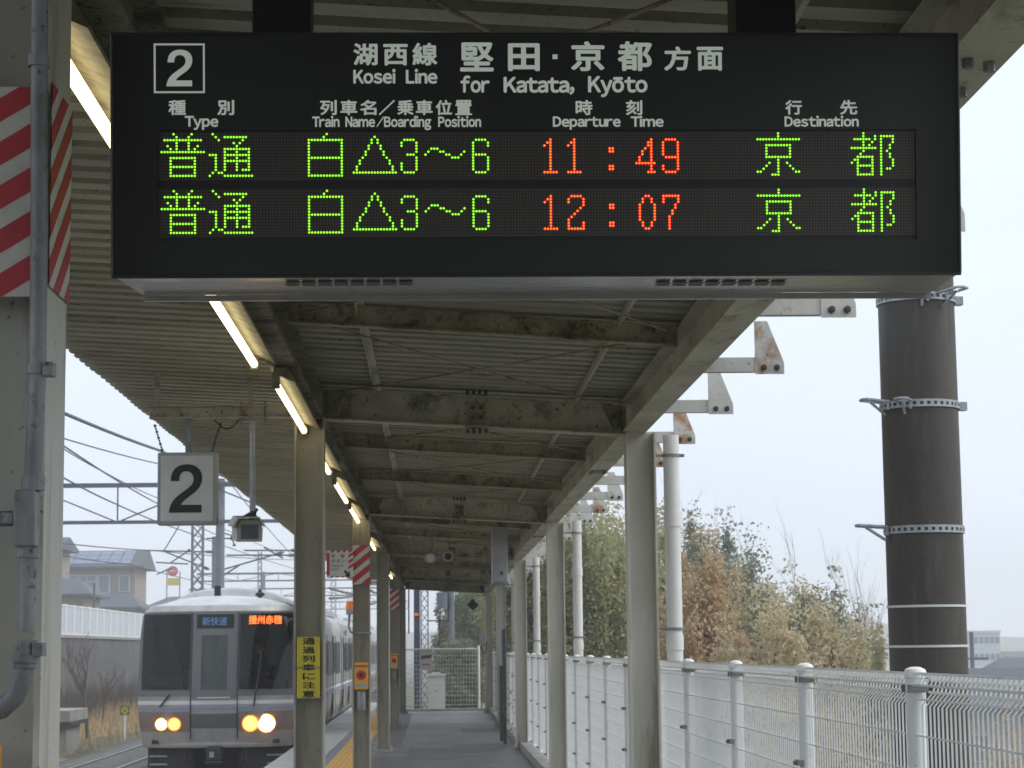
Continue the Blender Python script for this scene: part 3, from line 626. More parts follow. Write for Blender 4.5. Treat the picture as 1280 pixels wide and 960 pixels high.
for v, L in zip(rows_v, (L1, L2)):
    for (g, c0, colr) in L:
        m = MB(); rr = LP*(.46 if colr == 'g' else .50)
        for r, cs_ in enumerate(G[g]):
            for c in cs_:
                u_, v_ = U0+(round(c0)+c)*LP, v-r*PV
                ring = [bp(u_+rr*math.cos(t*math.pi/3), v_+rr*math.sin(t*math.pi/3), -.0054) for t in range(6)]
                ring2 = [bp(u_+.6*rr*math.cos(t*math.pi/3), v_+.6*rr*math.sin(t*math.pi/3), -.0042) for t in range(6)]
                m.cur = 1; m.raw(ring+ring2, [(i, (i+1) % 6, 6+(i+1) % 6, 6+i) for i in range(6)]); m.cur = 0; m.raw(ring2, [(0, 1, 2, 3, 4, 5)])
        m.cur = 1; m.build('lit_character', [M['green'], M['greenrim']] if colr == 'g' else [M['red'], M['redrim']], bd)
def T(body, x0, x1, ytop, ybot, latin=False, bold=.022):
    a = uv(x0, ybot); b = uv(x1, ytop)
    text_on(body, a[0], b[0], a[1], b[1], lambda u, v: bp(u, v, .0006), M['letter'], bd, latin=latin, bold=bold)
for s, x0, x1, ya, yb in (('湖', 441.6, 472, 54, 82), ('西', 479, 509.7, 55, 82), ('線', 515.4, 546.7, 53.5, 82), ('堅', 575, 617, 53, 89.5), ('田', 635, 674.5, 54, 89),
                          ('京', 713.8, 755.5, 51.6, 89), ('都', 772, 815, 51.6, 89), ('方', 830, 863.6, 58, 88.5), ('面', 871, 903.8, 58.5, 88.5)):
    T(s, x0, x1, ya, yb, bold=.03)
for s, x0, x1, ya, yb in (('種', 210.5, 232.5, 125, 144), ('別', 271.6, 292.8, 125, 144), ('列', 400, 421, 125, 144), ('車', 425.4, 446.7, 125, 144), ('名', 450, 470.7, 125, 144), ('乗', 496.5, 517, 125, 144),
                          ('車', 519.8, 540.8, 125, 144), ('位', 544.6, 565, 125, 144), ('置', 569, 590, 125, 144), ('時', 719.5, 740.6, 125, 144), ('刻', 782.3, 802.8, 125, 144), ('行', 981.5, 1002.5, 125, 143.5), ('先', 1050, 1071.5, 125, 143.5)):
    T(s, x0, x1, ya, yb, bold=.028)
for s, x0, x1, ya, yb in (('Kosei', 441.6, 494.5, 88, 103.8), ('Line', 507.3, 546.7, 88, 103.8), ('for', 575.7, 612, 97, 115), ('Katata,', 629.5, 718, 97, 115), ('Kyōto', 735, 809.4, 96, 114.7),
                          ('Type', 231, 273, 145.5, 158), ('Train', 390.3, 424.5, 146.3, 158.3), ('Name', 431.7, 468.8, 146.3, 158.3), ('Boarding', 480, 539, 146.3, 158.3), ('Position', 547.7, 601.3, 146.3, 158.3),
                          ('Departure', 691, 775.8, 146, 158), ('Time', 788.4, 829.5, 146, 158), ('Destination', 980.6, 1073.4, 146, 157.8), ):
    T(s, x0, x1, ya, yb, latin=True, bold=.038)
_a, _b = uv(208, 108), uv(240.5, 62)
two_on(_a[0], _b[0], _a[1], _b[1], lambda u, v: bp(u, v, .0006), M['letter'], bd, 'number')
def strip(p, q, wpx):
    a, b = uv(*p), uv(*q); d = Vector((b[0]-a[0], b[1]-a[1])); n_ = Vector((-d.y, d.x)).normalized()*wpx*.00169/2
    MB().raw([bp(a[0]+n_.x, a[1]+n_.y, .0006), bp(a[0]-n_.x, a[1]-n_.y, .0006), bp(b[0]-n_.x, b[1]-n_.y, .0006), bp(b[0]+n_.x, b[1]+n_.y, .0006)], [(0, 1, 2, 3)]).build('lettering', M['letter'], bd)
strip((474, 143.5), (493, 125.5), 2.0); strip((471, 158.5), (479.5, 146), 1.4); strip((690.5, 71), (697, 71), 6)
m = MB()
a = uv(192.3, 116.5); b = uv(256, 54.3); t = .0042
for (u0, u1, v0, v1) in ((a[0], b[0], a[1], a[1]+t), (a[0], b[0], b[1]-t, b[1]), (a[0], a[0]+t, a[1]+t, b[1]-t), (b[0]-t, b[0], a[1]+t, b[1]-t)):
    m.raw([bp(u0, v0, .0006), bp(u1, v0, .0006), bp(u1, v1, .0006), bp(u0, v1, .0006)], [(0, 1, 2, 3)])
m.build('number_frame', M['letter'], bd)
for (pa, pb_) in ((315, 388), (920, 995)):
    x0_, x1_ = at(pa, 20, Y=4.42).x, at(pb_, 20, Y=4.42).x
    MB().box(x0_, x1_, 4.42, 4.55, zt0-.01, deckz(.3)-.03).build('hanger', M['black'], bd, bevel=.004)
m = MB(); m.box(-.78, 1.30, 4.44, 4.54, 3.10, 3.16); m.build('board_crossbar', M['beam'], can)
# ------------------------------------------------------------------ fluorescent lamps
lg = 'fluorescent tube lamps along the canopy beam'
names = ['long lit fluorescent tube partly behind the board, nearest the striped column', 'long lit fluorescent tube just under the lower edge of the departure board',
         'lit fluorescent tube ending at the first whole track-side column', 'small lit tube just past the column with the yellow notice', 'middle one of the lit tubes between the two nearest whole columns',
         'lit tube ending just above the emergency button sign', 'small lit tube above the second red striped band', 'farthest small lit fluorescent tube at the canopy end']
ends = [7.1, 10.3, 13.47, 16.66, 20.0, 23.15, 29.5, 41.4]
lamp = None
for i, ye in enumerate(ends):
    xl = -.885 if i < 2 else -.835
    if lamp is None:
        lamp = thing('tube_lamp', (xl, ye, 2.965), names[0], 'lamp', lg)
        L_ = 2.45
        x = xl; z = 2.965
        MB().tube([(x, ye-L_+.04, z), (x, ye-.04, z)], .019, 10).build('tube', M['tube'], lamp, smooth=True)
        m = MB(); m.prism([(x-.012, z+.055), (x+.10, z+.005), (x+.104, z+.012), (x+.06, z+.085), (x-.012, z+.085)], 'y', ye-L_, ye); m.build('housing', M['trough'], lamp)
        m = MB(); m.box(x-.02, x+.02, ye-L_-.005, ye-L_+.035, z-.026, z+.06); m.box(x-.02, x+.02, ye-.035, ye+.0, z-.026, z+.06); m.build('lamp_holder', M['trough'], lamp)
        m = MB(); m.box(x+.0, x+.04, ye-2.0, ye-1.96, z+.085, 3.06); m.box(x+.0, x+.04, ye-.5, ye-.46, z+.085, 3.06); m.build('bracket', M['galvdirt'], lamp)
    else: copy_thing(lamp, (xl, ye, 2.965), names[i])
# ------------------------------------------------------------------ near column dressing: striped guard, conduit
def stripes(name, parent, P, u0, u1, v0, v1, period, slope, off, mats=('redp', 'whitep'), duty=.55):
    """diagonal bands clipped to a rectangle, each band a part; P(u,v,d) -> world"""
    m = MB(); m.raw([P(u0, v0, 0), P(u1, v0, 0), P(u1, v1, 0), P(u0, v1, 0)], [(0, 1, 2, 3)]); m.raw([P(u0, v0, -.003), P(u1, v0, -.003), P(u1, v1, -.003), P(u0, v1, -.003)], [(3, 2, 1, 0)])
    bk = m.build(name, M[mats[1]], parent)
    k = -40
    def clip(poly, f):
        o = []
        for i in range(len(poly)):
            a, b = poly[i], poly[(i+1) % len(poly)]; fa, fb = f(a), f(b)
            if fa >= 0: o.append(a)
            if (fa >= 0) != (fb >= 0): t = fa/(fa-fb); o.append((a[0]+t*(b[0]-a[0]), a[1]+t*(b[1]-a[1])))
        return o
    while k < 60:
        lo = off+k*period; hi = lo+period*duty; k += 1
        poly = [(u0, v0), (u1, v0), (u1, v1), (u0, v1)]
        poly = clip(poly, lambda p: (p[1]-slope*(p[0]-u0))-lo); poly = clip(poly, lambda p: hi-(p[1]-slope*(p[0]-u0))) if poly else poly
        if len(poly) >= 3: MB().raw([P(u, v, .0008) for u, v in poly], [tuple(range(len(poly)))]).build('stripe', M[mats[0]], parent)
    return bk
g1 = thing('striped_guard', (-.8, 3.79, 2.2), 'large red and white striped guard plate on the nearest column', 'warning plate')
stripes('guard_plate', g1, lambda u, v, d: Vector((u, 3.775-d, v)), -.93, -.712, 2.197, 2.59, .083, .62, 2.19)
stripes('guard_plate', g1, lambda u, v, d: Vector((-.700+d, 3.775+u, v)), 0.0, .215, 2.218, 2.60, .083, -.62*-1.25, 2.22)
cd = thing('conduit', (-.7, 3.74, 1.4), 'grey galvanised cable conduit with a junction box on the nearest column', 'conduit')
cx = -.712
def ppx(x, y, Y=3.74): return at(x, y, Y=Y)
MB().tube([ppx(50, -60), ppx(49, 75), ppx(49, 300), ppx(47, 470), ppx(40, 612)], .0155, 16).build('upper_pipe', M['galvdirt'], cd, smooth=True)
MB().tube([ppx(36, 684), ppx(33, 790)], .0155, 16).build('lower_pipe', M['galvdirt'], cd, smooth=True)
MB().tube([ppx(31, 830), ppx(28, 850), ppx(18, 872), ppx(2, 886), ppx(-20, 892)], .018, 16).build('elbow', M['galvdirt'], cd, smooth=True)
MB().tube([ppx(15, 648), ppx(-30, 650)], .014, 16).build('side_pipe', M['galvdirt'], cd, smooth=True)
MB().box(ppx(20, 640).x, ppx(47, 640).x, 3.715, 3.765, ppx(30, 684).z, ppx(30, 613).z).build('junction_box', M['galvdirt'], cd, bevel=.004)
for (x, y0_, y1_, r) in ((42, 596, 613, .021), (36, 684, 697, .021), (32, 800, 835, .021), (31, 818, 828, .026), (49, 70, 84, .02), (15, 642, 655, .02)):
    MB().tube([ppx(x, y0_), ppx(x-1, y1_)], r, 16).build('coupling', M['galvdirt'], cd)
for (x, y) in ((47, 462), (34, 812)):
    p = ppx(x, y); m = MB(); m.tube([p+Vector((0, 0, -.008)), p+Vector((0, 0, .008))], .019, 14); m.box(p.x+.012, p.x+.03, p.y-.02, p.y+.02, p.z-.012, p.z+.012); m.build('clamp', M['galvdirt'], cd)
yb_ = thing('yellow_box', (-.75, 3.74, 1.42), 'corner of a yellow box low on the nearest column', 'box')
MB().box(-.86, -.768, 3.73, 3.775, 1.30, 1.39).build('yellow_box_body', M['orangeb'], yb_, bevel=.003)
# striped bands, button boxes, notices on farther column faces
def band(Y, za, zb, label):
    g = thing('striped_band', (-.8, Y-.1, za), label, 'warning band', 'red and white bands round the columns')
    stripes('band_plate', g, lambda u, v, d: Vector((u, Y-.104-d, v)), -.893, -.707, za, zb, .14, .8, za)
    stripes('band_plate', g, lambda u, v, d: Vector((-.702+d, Y-.104+u, v)), 0, .2, za, zb, .14, .8, za+.15)
band(23.1, 2.27, 2.70, 'red and white striped band on the column beside the emergency button sign')
band(42.3, 2.36, 2.78, 'small red and white striped band on a far column')
def vtext_sign():
    g = thing('warning_notice', (-.8, 13.38, 1.5), 'tall yellow notice with vertical black characters on the nearest whole column', 'notice')
    a, b = at(371, 873, Y=13.38), at(400, 796, Y=13.38)
    MB().box(a.x, b.x, 13.38, 13.384, a.z, b.z).build('notice_plate', M['yelp'], g)
    hh = (b.z-a.z)/7
    for i, ch in enumerate('通過列車に注意'):
        text_on(ch, a.x+.035, a.x+.115, b.z-hh*(i+1)+.006, b.z-hh*i-.006, lambda u, v: Vector((u, 13.3792, v)), M['black'], g, bold=.03)
    for z in (a.z+.0, (a.z+b.z)/2):
        MB().tube([(-.9, 13.375, z), (-.70, 13.375, z)], .004, 5).build('strap', M['galvdirt'], g)
vtext_sign()
def button(Y, za, zb, label, xa, xb):
    g = thing('emergency_button_box', (-.8, Y-.15, za), label, 'button box', 'orange emergency button boxes')
    Yf = Y-.2
    MB().box(xa, xb, Yf, Y-.105, za, zb).build('casing', M['orangeb'], g, bevel=.008)
    MB().box(xa, xb, Yf-.002, Yf-.0005, zb-.05, zb-.03).build('print_line', M['redp'], g)
    cx_, cz = (xa+xb)/2, (za+zb)/2+.01
    MB().tube([(cx_, Yf-.001, cz), (cx_, Yf-.012, cz)], .052, 18).build('button_ring', M['redp'], g)
    MB().tube([(cx_, Yf-.012, cz), (cx_, Yf-.022, cz)], .02, 12).build('button', M['black'], g)
    MB().box(xa+.01, xb-.01, Yf-.002, Yf-.0005, za+.02, za+.06).build('print_block', M['boxgrey'], g)
    MB().tube([(cx_, Y-.13, za-.22), (cx_, Y-.13, za-.02)], .045, 12).build('cable_box', M['galvdirt'], g)
a, b = at(443, 862, Y=22.9), at(460, 828, Y=22.9); button(23.1, a.z, b.z, 'orange emergency button box on the column below the large striped band', a.x, b.x)
a, b = at(488, 836, Y=42.1), at(497, 817, Y=42.1); button(42.3, a.z, b.z, 'far orange emergency button box on a distant column', a.x, b.x)
# emergency sign plate
g = thing('emergency_button_sign', (-1, 22.9, 2.4), 'white emergency button sign with red striped border and black arrow', 'sign')
a, b = at(408, 722, Y=22.95), at(441.5, 688, Y=22.95)
MB().box(a.x, b.x, 22.95, 22.96, a.z, b.z).build('sign_plate', M['plate'], g)
W_, H_ = b.x-a.x, b.z-a.z
Fm = lambda u, v: Vector((a.x+u*W_, 22.9485, a.z+v*H_))
def quad(pts, mt, nm): return MB().raw([Fm(*p) for p in pts], [tuple(range(len(pts)))]).build(nm, M[mt], g)
quad([(0.01, .08), (.12, .08), (.12, .92), (.01, .92)], 'redp', 'red_bar')
for i in range(4):
    quad([(.14+i*.22, .93), (.25+i*.22, .93), (.31+i*.22, 1), (.20+i*.22, 1)], 'redp', 'stripe')
    quad([(.14+i*.2, 0), (.25+i*.2, 0), (.29+i*.2, .055), (.18+i*.2, .055)], 'redp', 'stripe')
for i in range(3): quad([(.82, .30+i*.21), (1, .42+i*.21), (1, .52+i*.21), (.82, .41+i*.21)], 'redp', 'stripe')
text_on('非', .18, .32, .72, .86, Fm, M['black'], g, bold=.01); text_on('常', .52, .68, .72, .86, Fm, M['black'], g, bold=.01)
text_on('ボタン', .18, .70, .54, .68, Fm, M['black'], g, bold=.01)
text_on('Emergency', .18, .66, .40, .48, Fm, M['black'], g, bold=0, latin=True); text_on('Button', .18, .48, .27, .35, Fm, M['black'], g, bold=0, latin=True)
quad([(.64, .22), (.70, .28), (.80, .18), (.86, .24), (.88, .03), (.68, .05), (.74, .12)], 'black', 'arrow')
# beacon
g = thing('warning_beacon', (-1.0, 22.9, 1.9), 'small orange beacon on a bent arm beside the striped band column', 'beacon')
p = at(437, 757, Y=22.95)
MB().lathe([(.001, .05), (.035, .045), (.042, .0), (.042, -.04)], (p.x, 22.95, p.z), 14).build('lens', M['orange'], g, smooth=True)
MB().lathe([(.04, 0), (.04, .06)], (p.x, 22.95, p.z-.10), 14).build('base', M['galv'], g)
q = at(441, 790, Y=22.95)
MB().tube([(p.x-.0, 22.95, p.z-.10), (p.x-.01, 22.95, q.z+.06), (p.x+.01, 22.95, q.z), (-.86, 22.95, q.z-.01)], .012, 8).build('arm', M['galvdirt'], g)
MB().tube([(-.9, 22.985, q.z-.01), (-.69, 22.985, q.z-.01)], .01, 6).build('strap', M['galv'], g)
# hanging platform number
g = thing('platform_number_sign', (-1.6, 13.45, 2.37), 'hanging square white sign with a bold black number 2', 'sign')
a, b = at(196, 656, Y=13.40), at(271, 565, Y=13.40)
MB().box(a.x, b.x, 13.405, 13.53, a.z, b.z).build('casing', M['boxgrey'], g, bevel=.006)
MB().box(a.x+.022, b.x-.022, 13.400, 13.404, a.z+.022, b.z-.022).build('face', M['plate'], g)
c_, d_ = at(211, 641, Y=13.399), at(253, 580, Y=13.399)
two_on(c_.x, d_.x, c_.z, d_.z, lambda u, v: Vector((u, 13.3985, v)), M['black'], g, 'number')
m = MB(); pc = at(236, 560, Y=13.46).x; m.box(pc-.02, pc+.02, 13.44, 13.48, b.z, 3.05); m.build('post', M['galvdirt'], g)
for (x0_, y0_, x1_, y1_) in ((203, 564, 193, 530), (265, 564, 276, 528)):
    pa, pb_ = at(x0_, y0_, Y=13.42), at(x1_, y1_, Y=13.42); m = MB()
    for i in range(9):
        q0 = pa.lerp(pb_, i/9); q1 = pa.lerp(pb_, (i+.8)/9); m.tube([q0, q1], .006 if i % 2 else .009, 5)
    m.build('chain', M['darkmetal'], g)
# security camera on its drop pole
def cctv(loc, label, pole_top, s=1.0, clean=False):
    g = thing('security_camera', loc, label, 'security camera'); x, y, z = loc
    m = MB(); w_, h_ = .062*s, .055*s
    sec = [(-w_, -h_), (w_, -h_), (w_*1.05, h_*.2), (w_*.7, h_), (-w_*.7, h_), (-w_*1.05, h_*.2)]
    vs = [(x+a, y-.12*s+0, z+b) for a, b in sec]+[(x+a-.06*s, y+.26*s, z+b+.03*s) for a, b in sec]
    m.raw(vs, [(0, 1, 2, 3, 4, 5)]+[((i+1) % 6, i, i+6, (i+1) % 6+6) for i in range(6)]+[(11, 10, 9, 8, 7, 6)]); m.build('housing', M['cambeige'], g)
    m = MB(); m.raw([(x+a*1.25, y-.17*s, z+b*1.12+.004) for a, b in sec[2:]]+[(x+a*1.25-.06*s, y+.2*s, z+b*1.12+.034*s) for a, b in sec[2:]]+[(x+a*1.12, y-.17*s, z+b*1.0+.004) for a, b in sec[2:]], [(0, 1, 5, 4), (1, 2, 6, 5), (2, 3, 7, 6), (0, 8, 9, 1), (1, 9, 10, 2), (2, 10, 11, 3)]); m.build('hood', M['cambeige'], g)
    MB().box(x-w_*.68, x+w_*.68, y-.126*s, y-.1205*s, z-h_*.72, z+h_*.55).build('window', M['camblack'], g)
    m = MB(); m.tube([(x, y, z+h_), (x+.01, y, z+h_+.05*s)], .018*s, 8); m.tube([(x-.05*s, y, z+h_+.02), (x+.03*s, y, z+h_+.06*s)], .008*s, 6); m.build('bracket', M['darkmetal'], g)
    MB().tube([(x+.005, y, z+h_+.04*s), (x+.005, y, pole_top)], .020, 10).build('pole', M['galv'], g, smooth=True)
    return g
p = at(313, 664, Y=13.35)
g = cctv((p.x, 13.45, p.z), 'beige security camera on a drop pole beside the number 2 sign', 3.05, 1.28)
m = MB(); m.box(p.x-.08, p.x+.09, 13.42, 13.48, 3.03, 3.048); m.tube([(p.x-.07, 13.45, 3.0), (p.x-.07, 13.45, 3.16)], .006, 5); m.tube([(p.x+.08, 13.45, 3.0), (p.x+.08, 13.45, 3.16)], .006, 5); m.build('mount', M['galvdirt'], g)
# cables
m = MB(); q = at(268, 530, Y=13.43); m.tube([(q.x+i*.02, 13.43, 3.04-.06*math.sin(i/8*math.pi)) for i in range(9)], .005, 5)
m.build('cable', M['black'], tag(thing('hanging_cable', (q.x, 13.43, 3.0), 'thin black cable looping under the rail above the number 2 sign', 'cable')))
# two round speakers/cameras at the far ceiling
for i, (x_, y_, lab) in enumerate(((538, 697, 'pale round loudspeaker of the pair under the far ceiling'), (560, 695, 'dark faced round loudspeaker of the pair under the far ceiling'))):
    p = at(x_, y_, Y=31.0); g = thing('loudspeaker', (p.x, 31, p.z), lab, 'loudspeaker')
    m = MB(); m.tube([(p.x, 31-.10, p.z-.01), (p.x, 31-.05, p.z), (p.x, 31+.1, p.z+.02)], [.082, .09, .055], 18); m.build('horn', M['boxgrey'], g, smooth=True)
    MB().tube([(p.x, 31-.105, p.z-.011), (p.x, 31-.1005, p.z-.01)], .052 if i else .06, 18).build('grille', M['black' if i else 'plate'], g)
    MB().tube([(p.x, 31, p.z+.05), (p.x+.03, 31, p.z+.2), (p.x+.02, 31, deckz(p.x)-.02)], .012, 6).build('bracket', M['galvdirt'], g)
# hanging grey box
g = thing('hanging_box_sign', (.8, 27, 2.3), 'tall grey box sign hanging from the canopy near the fence', 'box sign')
a, b = at(616, 728, Y=27), at(634, 641, Y=27)
MB().box(a.x, b.x, 27, 27.6, a.z, b.z).build('casing', M['boxgrey'], g, bevel=.01)
c_ = at(625, 717, Y=27); MB().box(c_.x+.0, c_.x+.04, 26.994, 26.999, c_.z-.02, c_.z+.025).build('emblem', M['vent'], g)
MB().box(a.x-.01, b.x+.01, 26.99, 27.61, a.z-.02, a.z-.002).build('base_rim', M['galvdirt'], g)
for yy in (27.1, 27.5): MB().box((a.x+b.x)/2-.02, (a.x+b.x)/2+.02, yy-.02, yy+.02, b.z, deckz(1)-.05).build('hanger', M['darkmetal'], g)
MB().box((a.x+b.x)/2-.06, (a.x+b.x)/2+.06, 27.05, 27.55, b.z+.001, b.z+.05).build('hanger_clamp', M['rusty'], g)
# dark post with grey panel
g = thing('panel_post', (1.1, 32, 0), 'tall dark post with a grey panel standing beside the fence', 'post')
a = at(631.5, 930, Z=0); Yp = a.y; x_ = a.x
MB().box(x_-.025, x_+.025, Yp-.03, Yp+.03, 0, at(631, 786, Y=Yp).z).build('post', M['darkmetal'], g)
q0, q1 = at(625, 832, Y=Yp+1.2), at(629, 788, Y=Yp+1.2); MB().box(q0.x-.01, q1.x+.01, Yp+.05, Yp+1.2, q0.z, q1.z).build('panel', M['boxgrey'], g)
MB().box(q0.x-.01, q0.x+.05, Yp+1.2, Yp+1.26, 0, q0.z+.02).build('rear_post', M['darkmetal'], g)
# diamond sign at the end
g = thing('diamond_sign', (1, 50, 2.7), 'small black diamond sign on a bracket near the canopy end', 'sign')
p = at(591, 756, Y=50); s_ = .145
MB().prism([(p.x-s_, p.z), (p.x, p.z-s_), (p.x+s_, p.z), (p.x, p.z+s_)], 'y', 50, 50.02).build('plate', M['black'], g)
MB().tube([(p.x, 50.01, p.z+s_-.01), (p.x, 50.01, p.z+.22), (1.25, 50.01, p.z+.22)], .012, 6).build('bracket', M['galvdirt'], g)
# square frame hanging at the canopy end
g = thing('square_drop_pipe', (.4, 53.8, 2.5), 'thin dark square pipe frame hanging at the canopy end', 'frame')
p0, p1 = at(535, 776, Y=53.8), at(560, 730, Y=53.8)
m = MB(); m.tube([(p1.x, 53.8, p1.z+.1), (p1.x, 53.8, p0.z), (p0.x, 53.8, p0.z)], .02, 6); m.build('frame_pipe', M['steelblue'], g)
g = thing('drop_pipe', (-.7, 53.8, 2.5), 'thin dark vertical pipe hanging beside the last track-side column', 'pipe')
p0, p1 = at(511, 792, Y=53.8), at(511, 730, Y=53.8); MB().tube([p0, p1+Vector((0, 0, .1))], .02, 6).build('frame_pipe', M['steelblue'], g)
# switch box + cable by the end column
g = thing('switch_box', (1.2, 51.5, 1.6), 'small grey switch box with a cable on the last fence-side column', 'switch box')
p = at(604, 800, Y=51.7); MB().box(p.x-.1, p.x-.0, 51.6, 51.75, p.z-.15, p.z+.18).build('casing', M['boxgrey'], g)
MB().tube([(p.x-.05, 51.6, p.z-.15), (p.x-.0, 51.55, p.z-.35), (p.x+.06, 51.55, p.z-.3), (p.x+.08, 51.6, p.z-.05)], .015, 6).build('cable', M['black'], g)
# poster and cabinet past the end fence
g = thing('fence_poster', (0, PEND-.15, 1.2), 'small white poster with purple and pink print on the end fence', 'poster')
a, b = at(525, 838, Y=PEND-.13), at(540.5, 811, Y=PEND-.13)
MB().box(a.x, b.x, PEND-.13, PEND-.12, a.z, b.z).build('sheet', M['plate'], g)
hh = b.z-a.z
MB().prism([(a.x+.03, a.z+hh*.52), (b.x-.02, a.z+hh*.58), (b.x-.02, a.z+hh*.74), (a.x+.03, a.z+hh*.68)], 'y', PEND-.1345, PEND-.132).build('print_block', M['purple'], g)
MB().box(a.x+.05, b.x-.06, PEND-.134, PEND-.132, a.z+hh*.22, a.z+hh*.32).build('print_block', M['pink'], g)
MB().box(a.x+.05, b.x-.05, PEND-.134, PEND-.132, a.z+hh*.86, a.z+hh*.9).build('print_block', M['boxgrey'], g)
g = thing('equipment_cabinet', (.1, PEND+1.2, -.3), 'white metal cabinet with a pitched cap behind the end fence', 'cabinet')
Yc = PEND+1.0; a, b = at(535, 890, Y=Yc), at(556, 845, Y=Yc)
MB().box(a.x, b.x, Yc, Yc+.4, -.6, b.z).build('body', M['white'], g, bevel=.01)
MB().prism([(a.x-.03, b.z+.003), (b.x+.03, b.z+.003), (b.x+.03, b.z+.03), ((a.x+b.x)/2, b.z+.10), (a.x-.03, b.z+.03)], 'y', Yc-.03, Yc+.43).build('cap', M['white'], g)
c_ = (a.x+b.x)/2
MB().box(c_-.02, c_+.02, Yc-.006, Yc-.001, b.z-.24, b.z-.22).build('plate', M['boxgrey'], g); MB().box(c_-.06, c_+.06, Yc-.006, Yc-.001, b.z-.40, b.z-.37).build('plate', M['boxgrey'], g)
MB().box(a.x-.1, b.x+.1, Yc-.1, Yc+.5, -1.6, -.6).build('plinth', M['conc'], g)
# ------------------------------------------------------------------ dark pole with step irons
px_, py_, pr_ = 2.55, 10.75, .2
g = thing('utility_pole', (px_, py_, -2), 'thick dark brown pole with steel bands and step irons behind the fence', 'utility pole')
MB().lathe([(pr_+.005, -2), (pr_, 1), (pr_-.004, 7.5)], (px_, py_, 0), 48).build('shaft', M['pole'], g, smooth=True)
for z in (1.744, 1.54): MB().lathe([(pr_+.0045, -.006), (pr_+.0045, .006)], (px_, py_, z), 48).build('white_ring', M['plate'], g, smooth=True)
for z, ang in ((3.345, 1), (2.785, 0), (2.137, 2)):
    bnd = MB().lathe([(pr_+.003, -.02), (pr_+.008, -.019), (pr_+.008, .019), (pr_+.003, .02)], (px_, py_, z), 48).build('steel_band', M['galv'], g, smooth=True)
    hs = MB()
    for k in range(36):
        t = 2*math.pi*k/36; r_ = pr_+.0085; c_, s_ = math.cos(t), math.sin(t); tx, ty = -s_, c_; hw = .0085
        hs.raw([(px_+r_*c_-tx*hw, py_+r_*s_-ty*hw, z-.008), (px_+r_*c_+tx*hw, py_+r_*s_+ty*hw, z-.008), (px_+r_*c_+tx*hw, py_+r_*s_+ty*hw, z+.008), (px_+r_*c_-tx*hw, py_+r_*s_-ty*hw, z+.008)], [(0, 1, 2, 3)])
    hs.build('slot', M['black'], bnd)
    if z != 2.137:
        MB().box(px_+pr_+.002, px_+pr_+.045, py_-.03, py_+.02, z-.022, z+.022).build('band_buckle', M['galv'], bnd)
    def step(t, z, L=.13):
        c_, s_ = math.cos(t), math.sin(t); e = Vector((px_+(pr_+.01)*c_, py_+(pr_+.01)*s_, z)); d = Vector((c_, s_, 0)); tt_ = Vector((-s_, c_, 0))
        m = MB(); m.tube([e+tt_*.035+Vector((0, 0, .012)), e+d*L+tt_*.035+Vector((0, 0, .02)), e+d*(L+.01)+Vector((0, 0, .021)), e+d*L-tt_*.035+Vector((0, 0, .02)), e-tt_*.035+Vector((0, 0, .012))], .0075, 6)
        m.tube([e+Vector((0, 0, -.055)), e+d*L*.72+Vector((0, 0, .012))], .008, 6); m.tube([e+tt_*.03+Vector((0, 0, -.03)), e+tt_*.03+Vector((0, 0, .02))], .009, 5)
        m.build('step_iron', M['galv' if z != 2.137 else 'darkmetal'], bnd)
        
    if ang == 0: step(math.radians(200), z+.006); step(math.radians(236), z-.0, .05)
    if ang == 1: step(math.radians(-62), z, .15); step(math.radians(-95), z, .04)
    if ang == 2: step(math.radians(188), z+.006, .15)
# ------------------------------------------------------------------ train
TX, TY = -4.06, 39.0; HW = 1.475
tr = thing('commuter_train', (TX, TY+10, -1.1), 'silver commuter train arriving with its headlights lit', 'train')
def hwz(z):
    """half width at height z"""
    return float(np.interp(z, [-.2, .25, .75, 1.9, 2.25, 2.42], [1.38, 1.44, 1.475, 1.46, 1.42, 1.30]))
def fy(t, z):
    """front surface y: t = -1..1 across, curved in plan and slightly raked"""
    rake = float(np.interp(z, [-.2, .3, .75, 2.3, 2.45], [.12, .02, 0, .30, .42]))
    return TY+rake+.42*abs(t)**3.2
def fpt(x, z, d=0.0):
    t = max(-1, min(1, (x-TX)/hwz(z))); return Vector((TX+t*hwz(z), fy(t, z)-d, z))
def patch(name, mt, x0, x1, z0, z1, d, parent=tr, nx=10, nz=8, th=.02):
    vs = []; fs = []
    for k, dd in enumerate((d, d-th)):
        for j in range(nz+1):
            for i in range(nx+1): vs.append(fpt(x0+(x1-x0)*i/nx, z0+(z1-z0)*j/nz, dd))
    n_ = (nx+1)*(nz+1)
    for j in range(nz):
        for i in range(nx): a_ = j*(nx+1)+i; fs.append((a_, a_+1, a_+nx+2, a_+nx+1))
    for i in range(nx): fs.append((i+1, i, i+n_, i+1+n_)); a_ = nz*(nx+1)+i; fs.append((a_, a_+1, a_+1+n_, a_+n_))
    for j in range(nz): a_ = j*(nx+1); fs.append((a_, a_+nx+1, a_+nx+1+n_, a_+n_)); a_ += nx; fs.append((a_+nx+1, a_, a_+n_, a_+nx+1+n_))
    m = MB(); m.raw(vs, fs); return m.build(name, mt, parent, smooth=True)
NX = 24
zs = [-.2, 0, .25, .5, .75, 1.2, 1.6, 2.0, 2.25, 2.36, 2.42]
m = MB(); vs = []; fs = []
for z in zs:
    for i in range(NX+1): vs.append(fpt(TX+(-1+2*i/NX)*hwz(z), z))
for j in range(len(zs)-1):
    if zs[j] >= .74 and zs[j+1] <= 2.26: continue
    for i in range(NX): a_ = j*(NX+1)+i; fs.append((a_, a_+1, a_+NX+2, a_+NX+1))
m.raw(vs, fs)
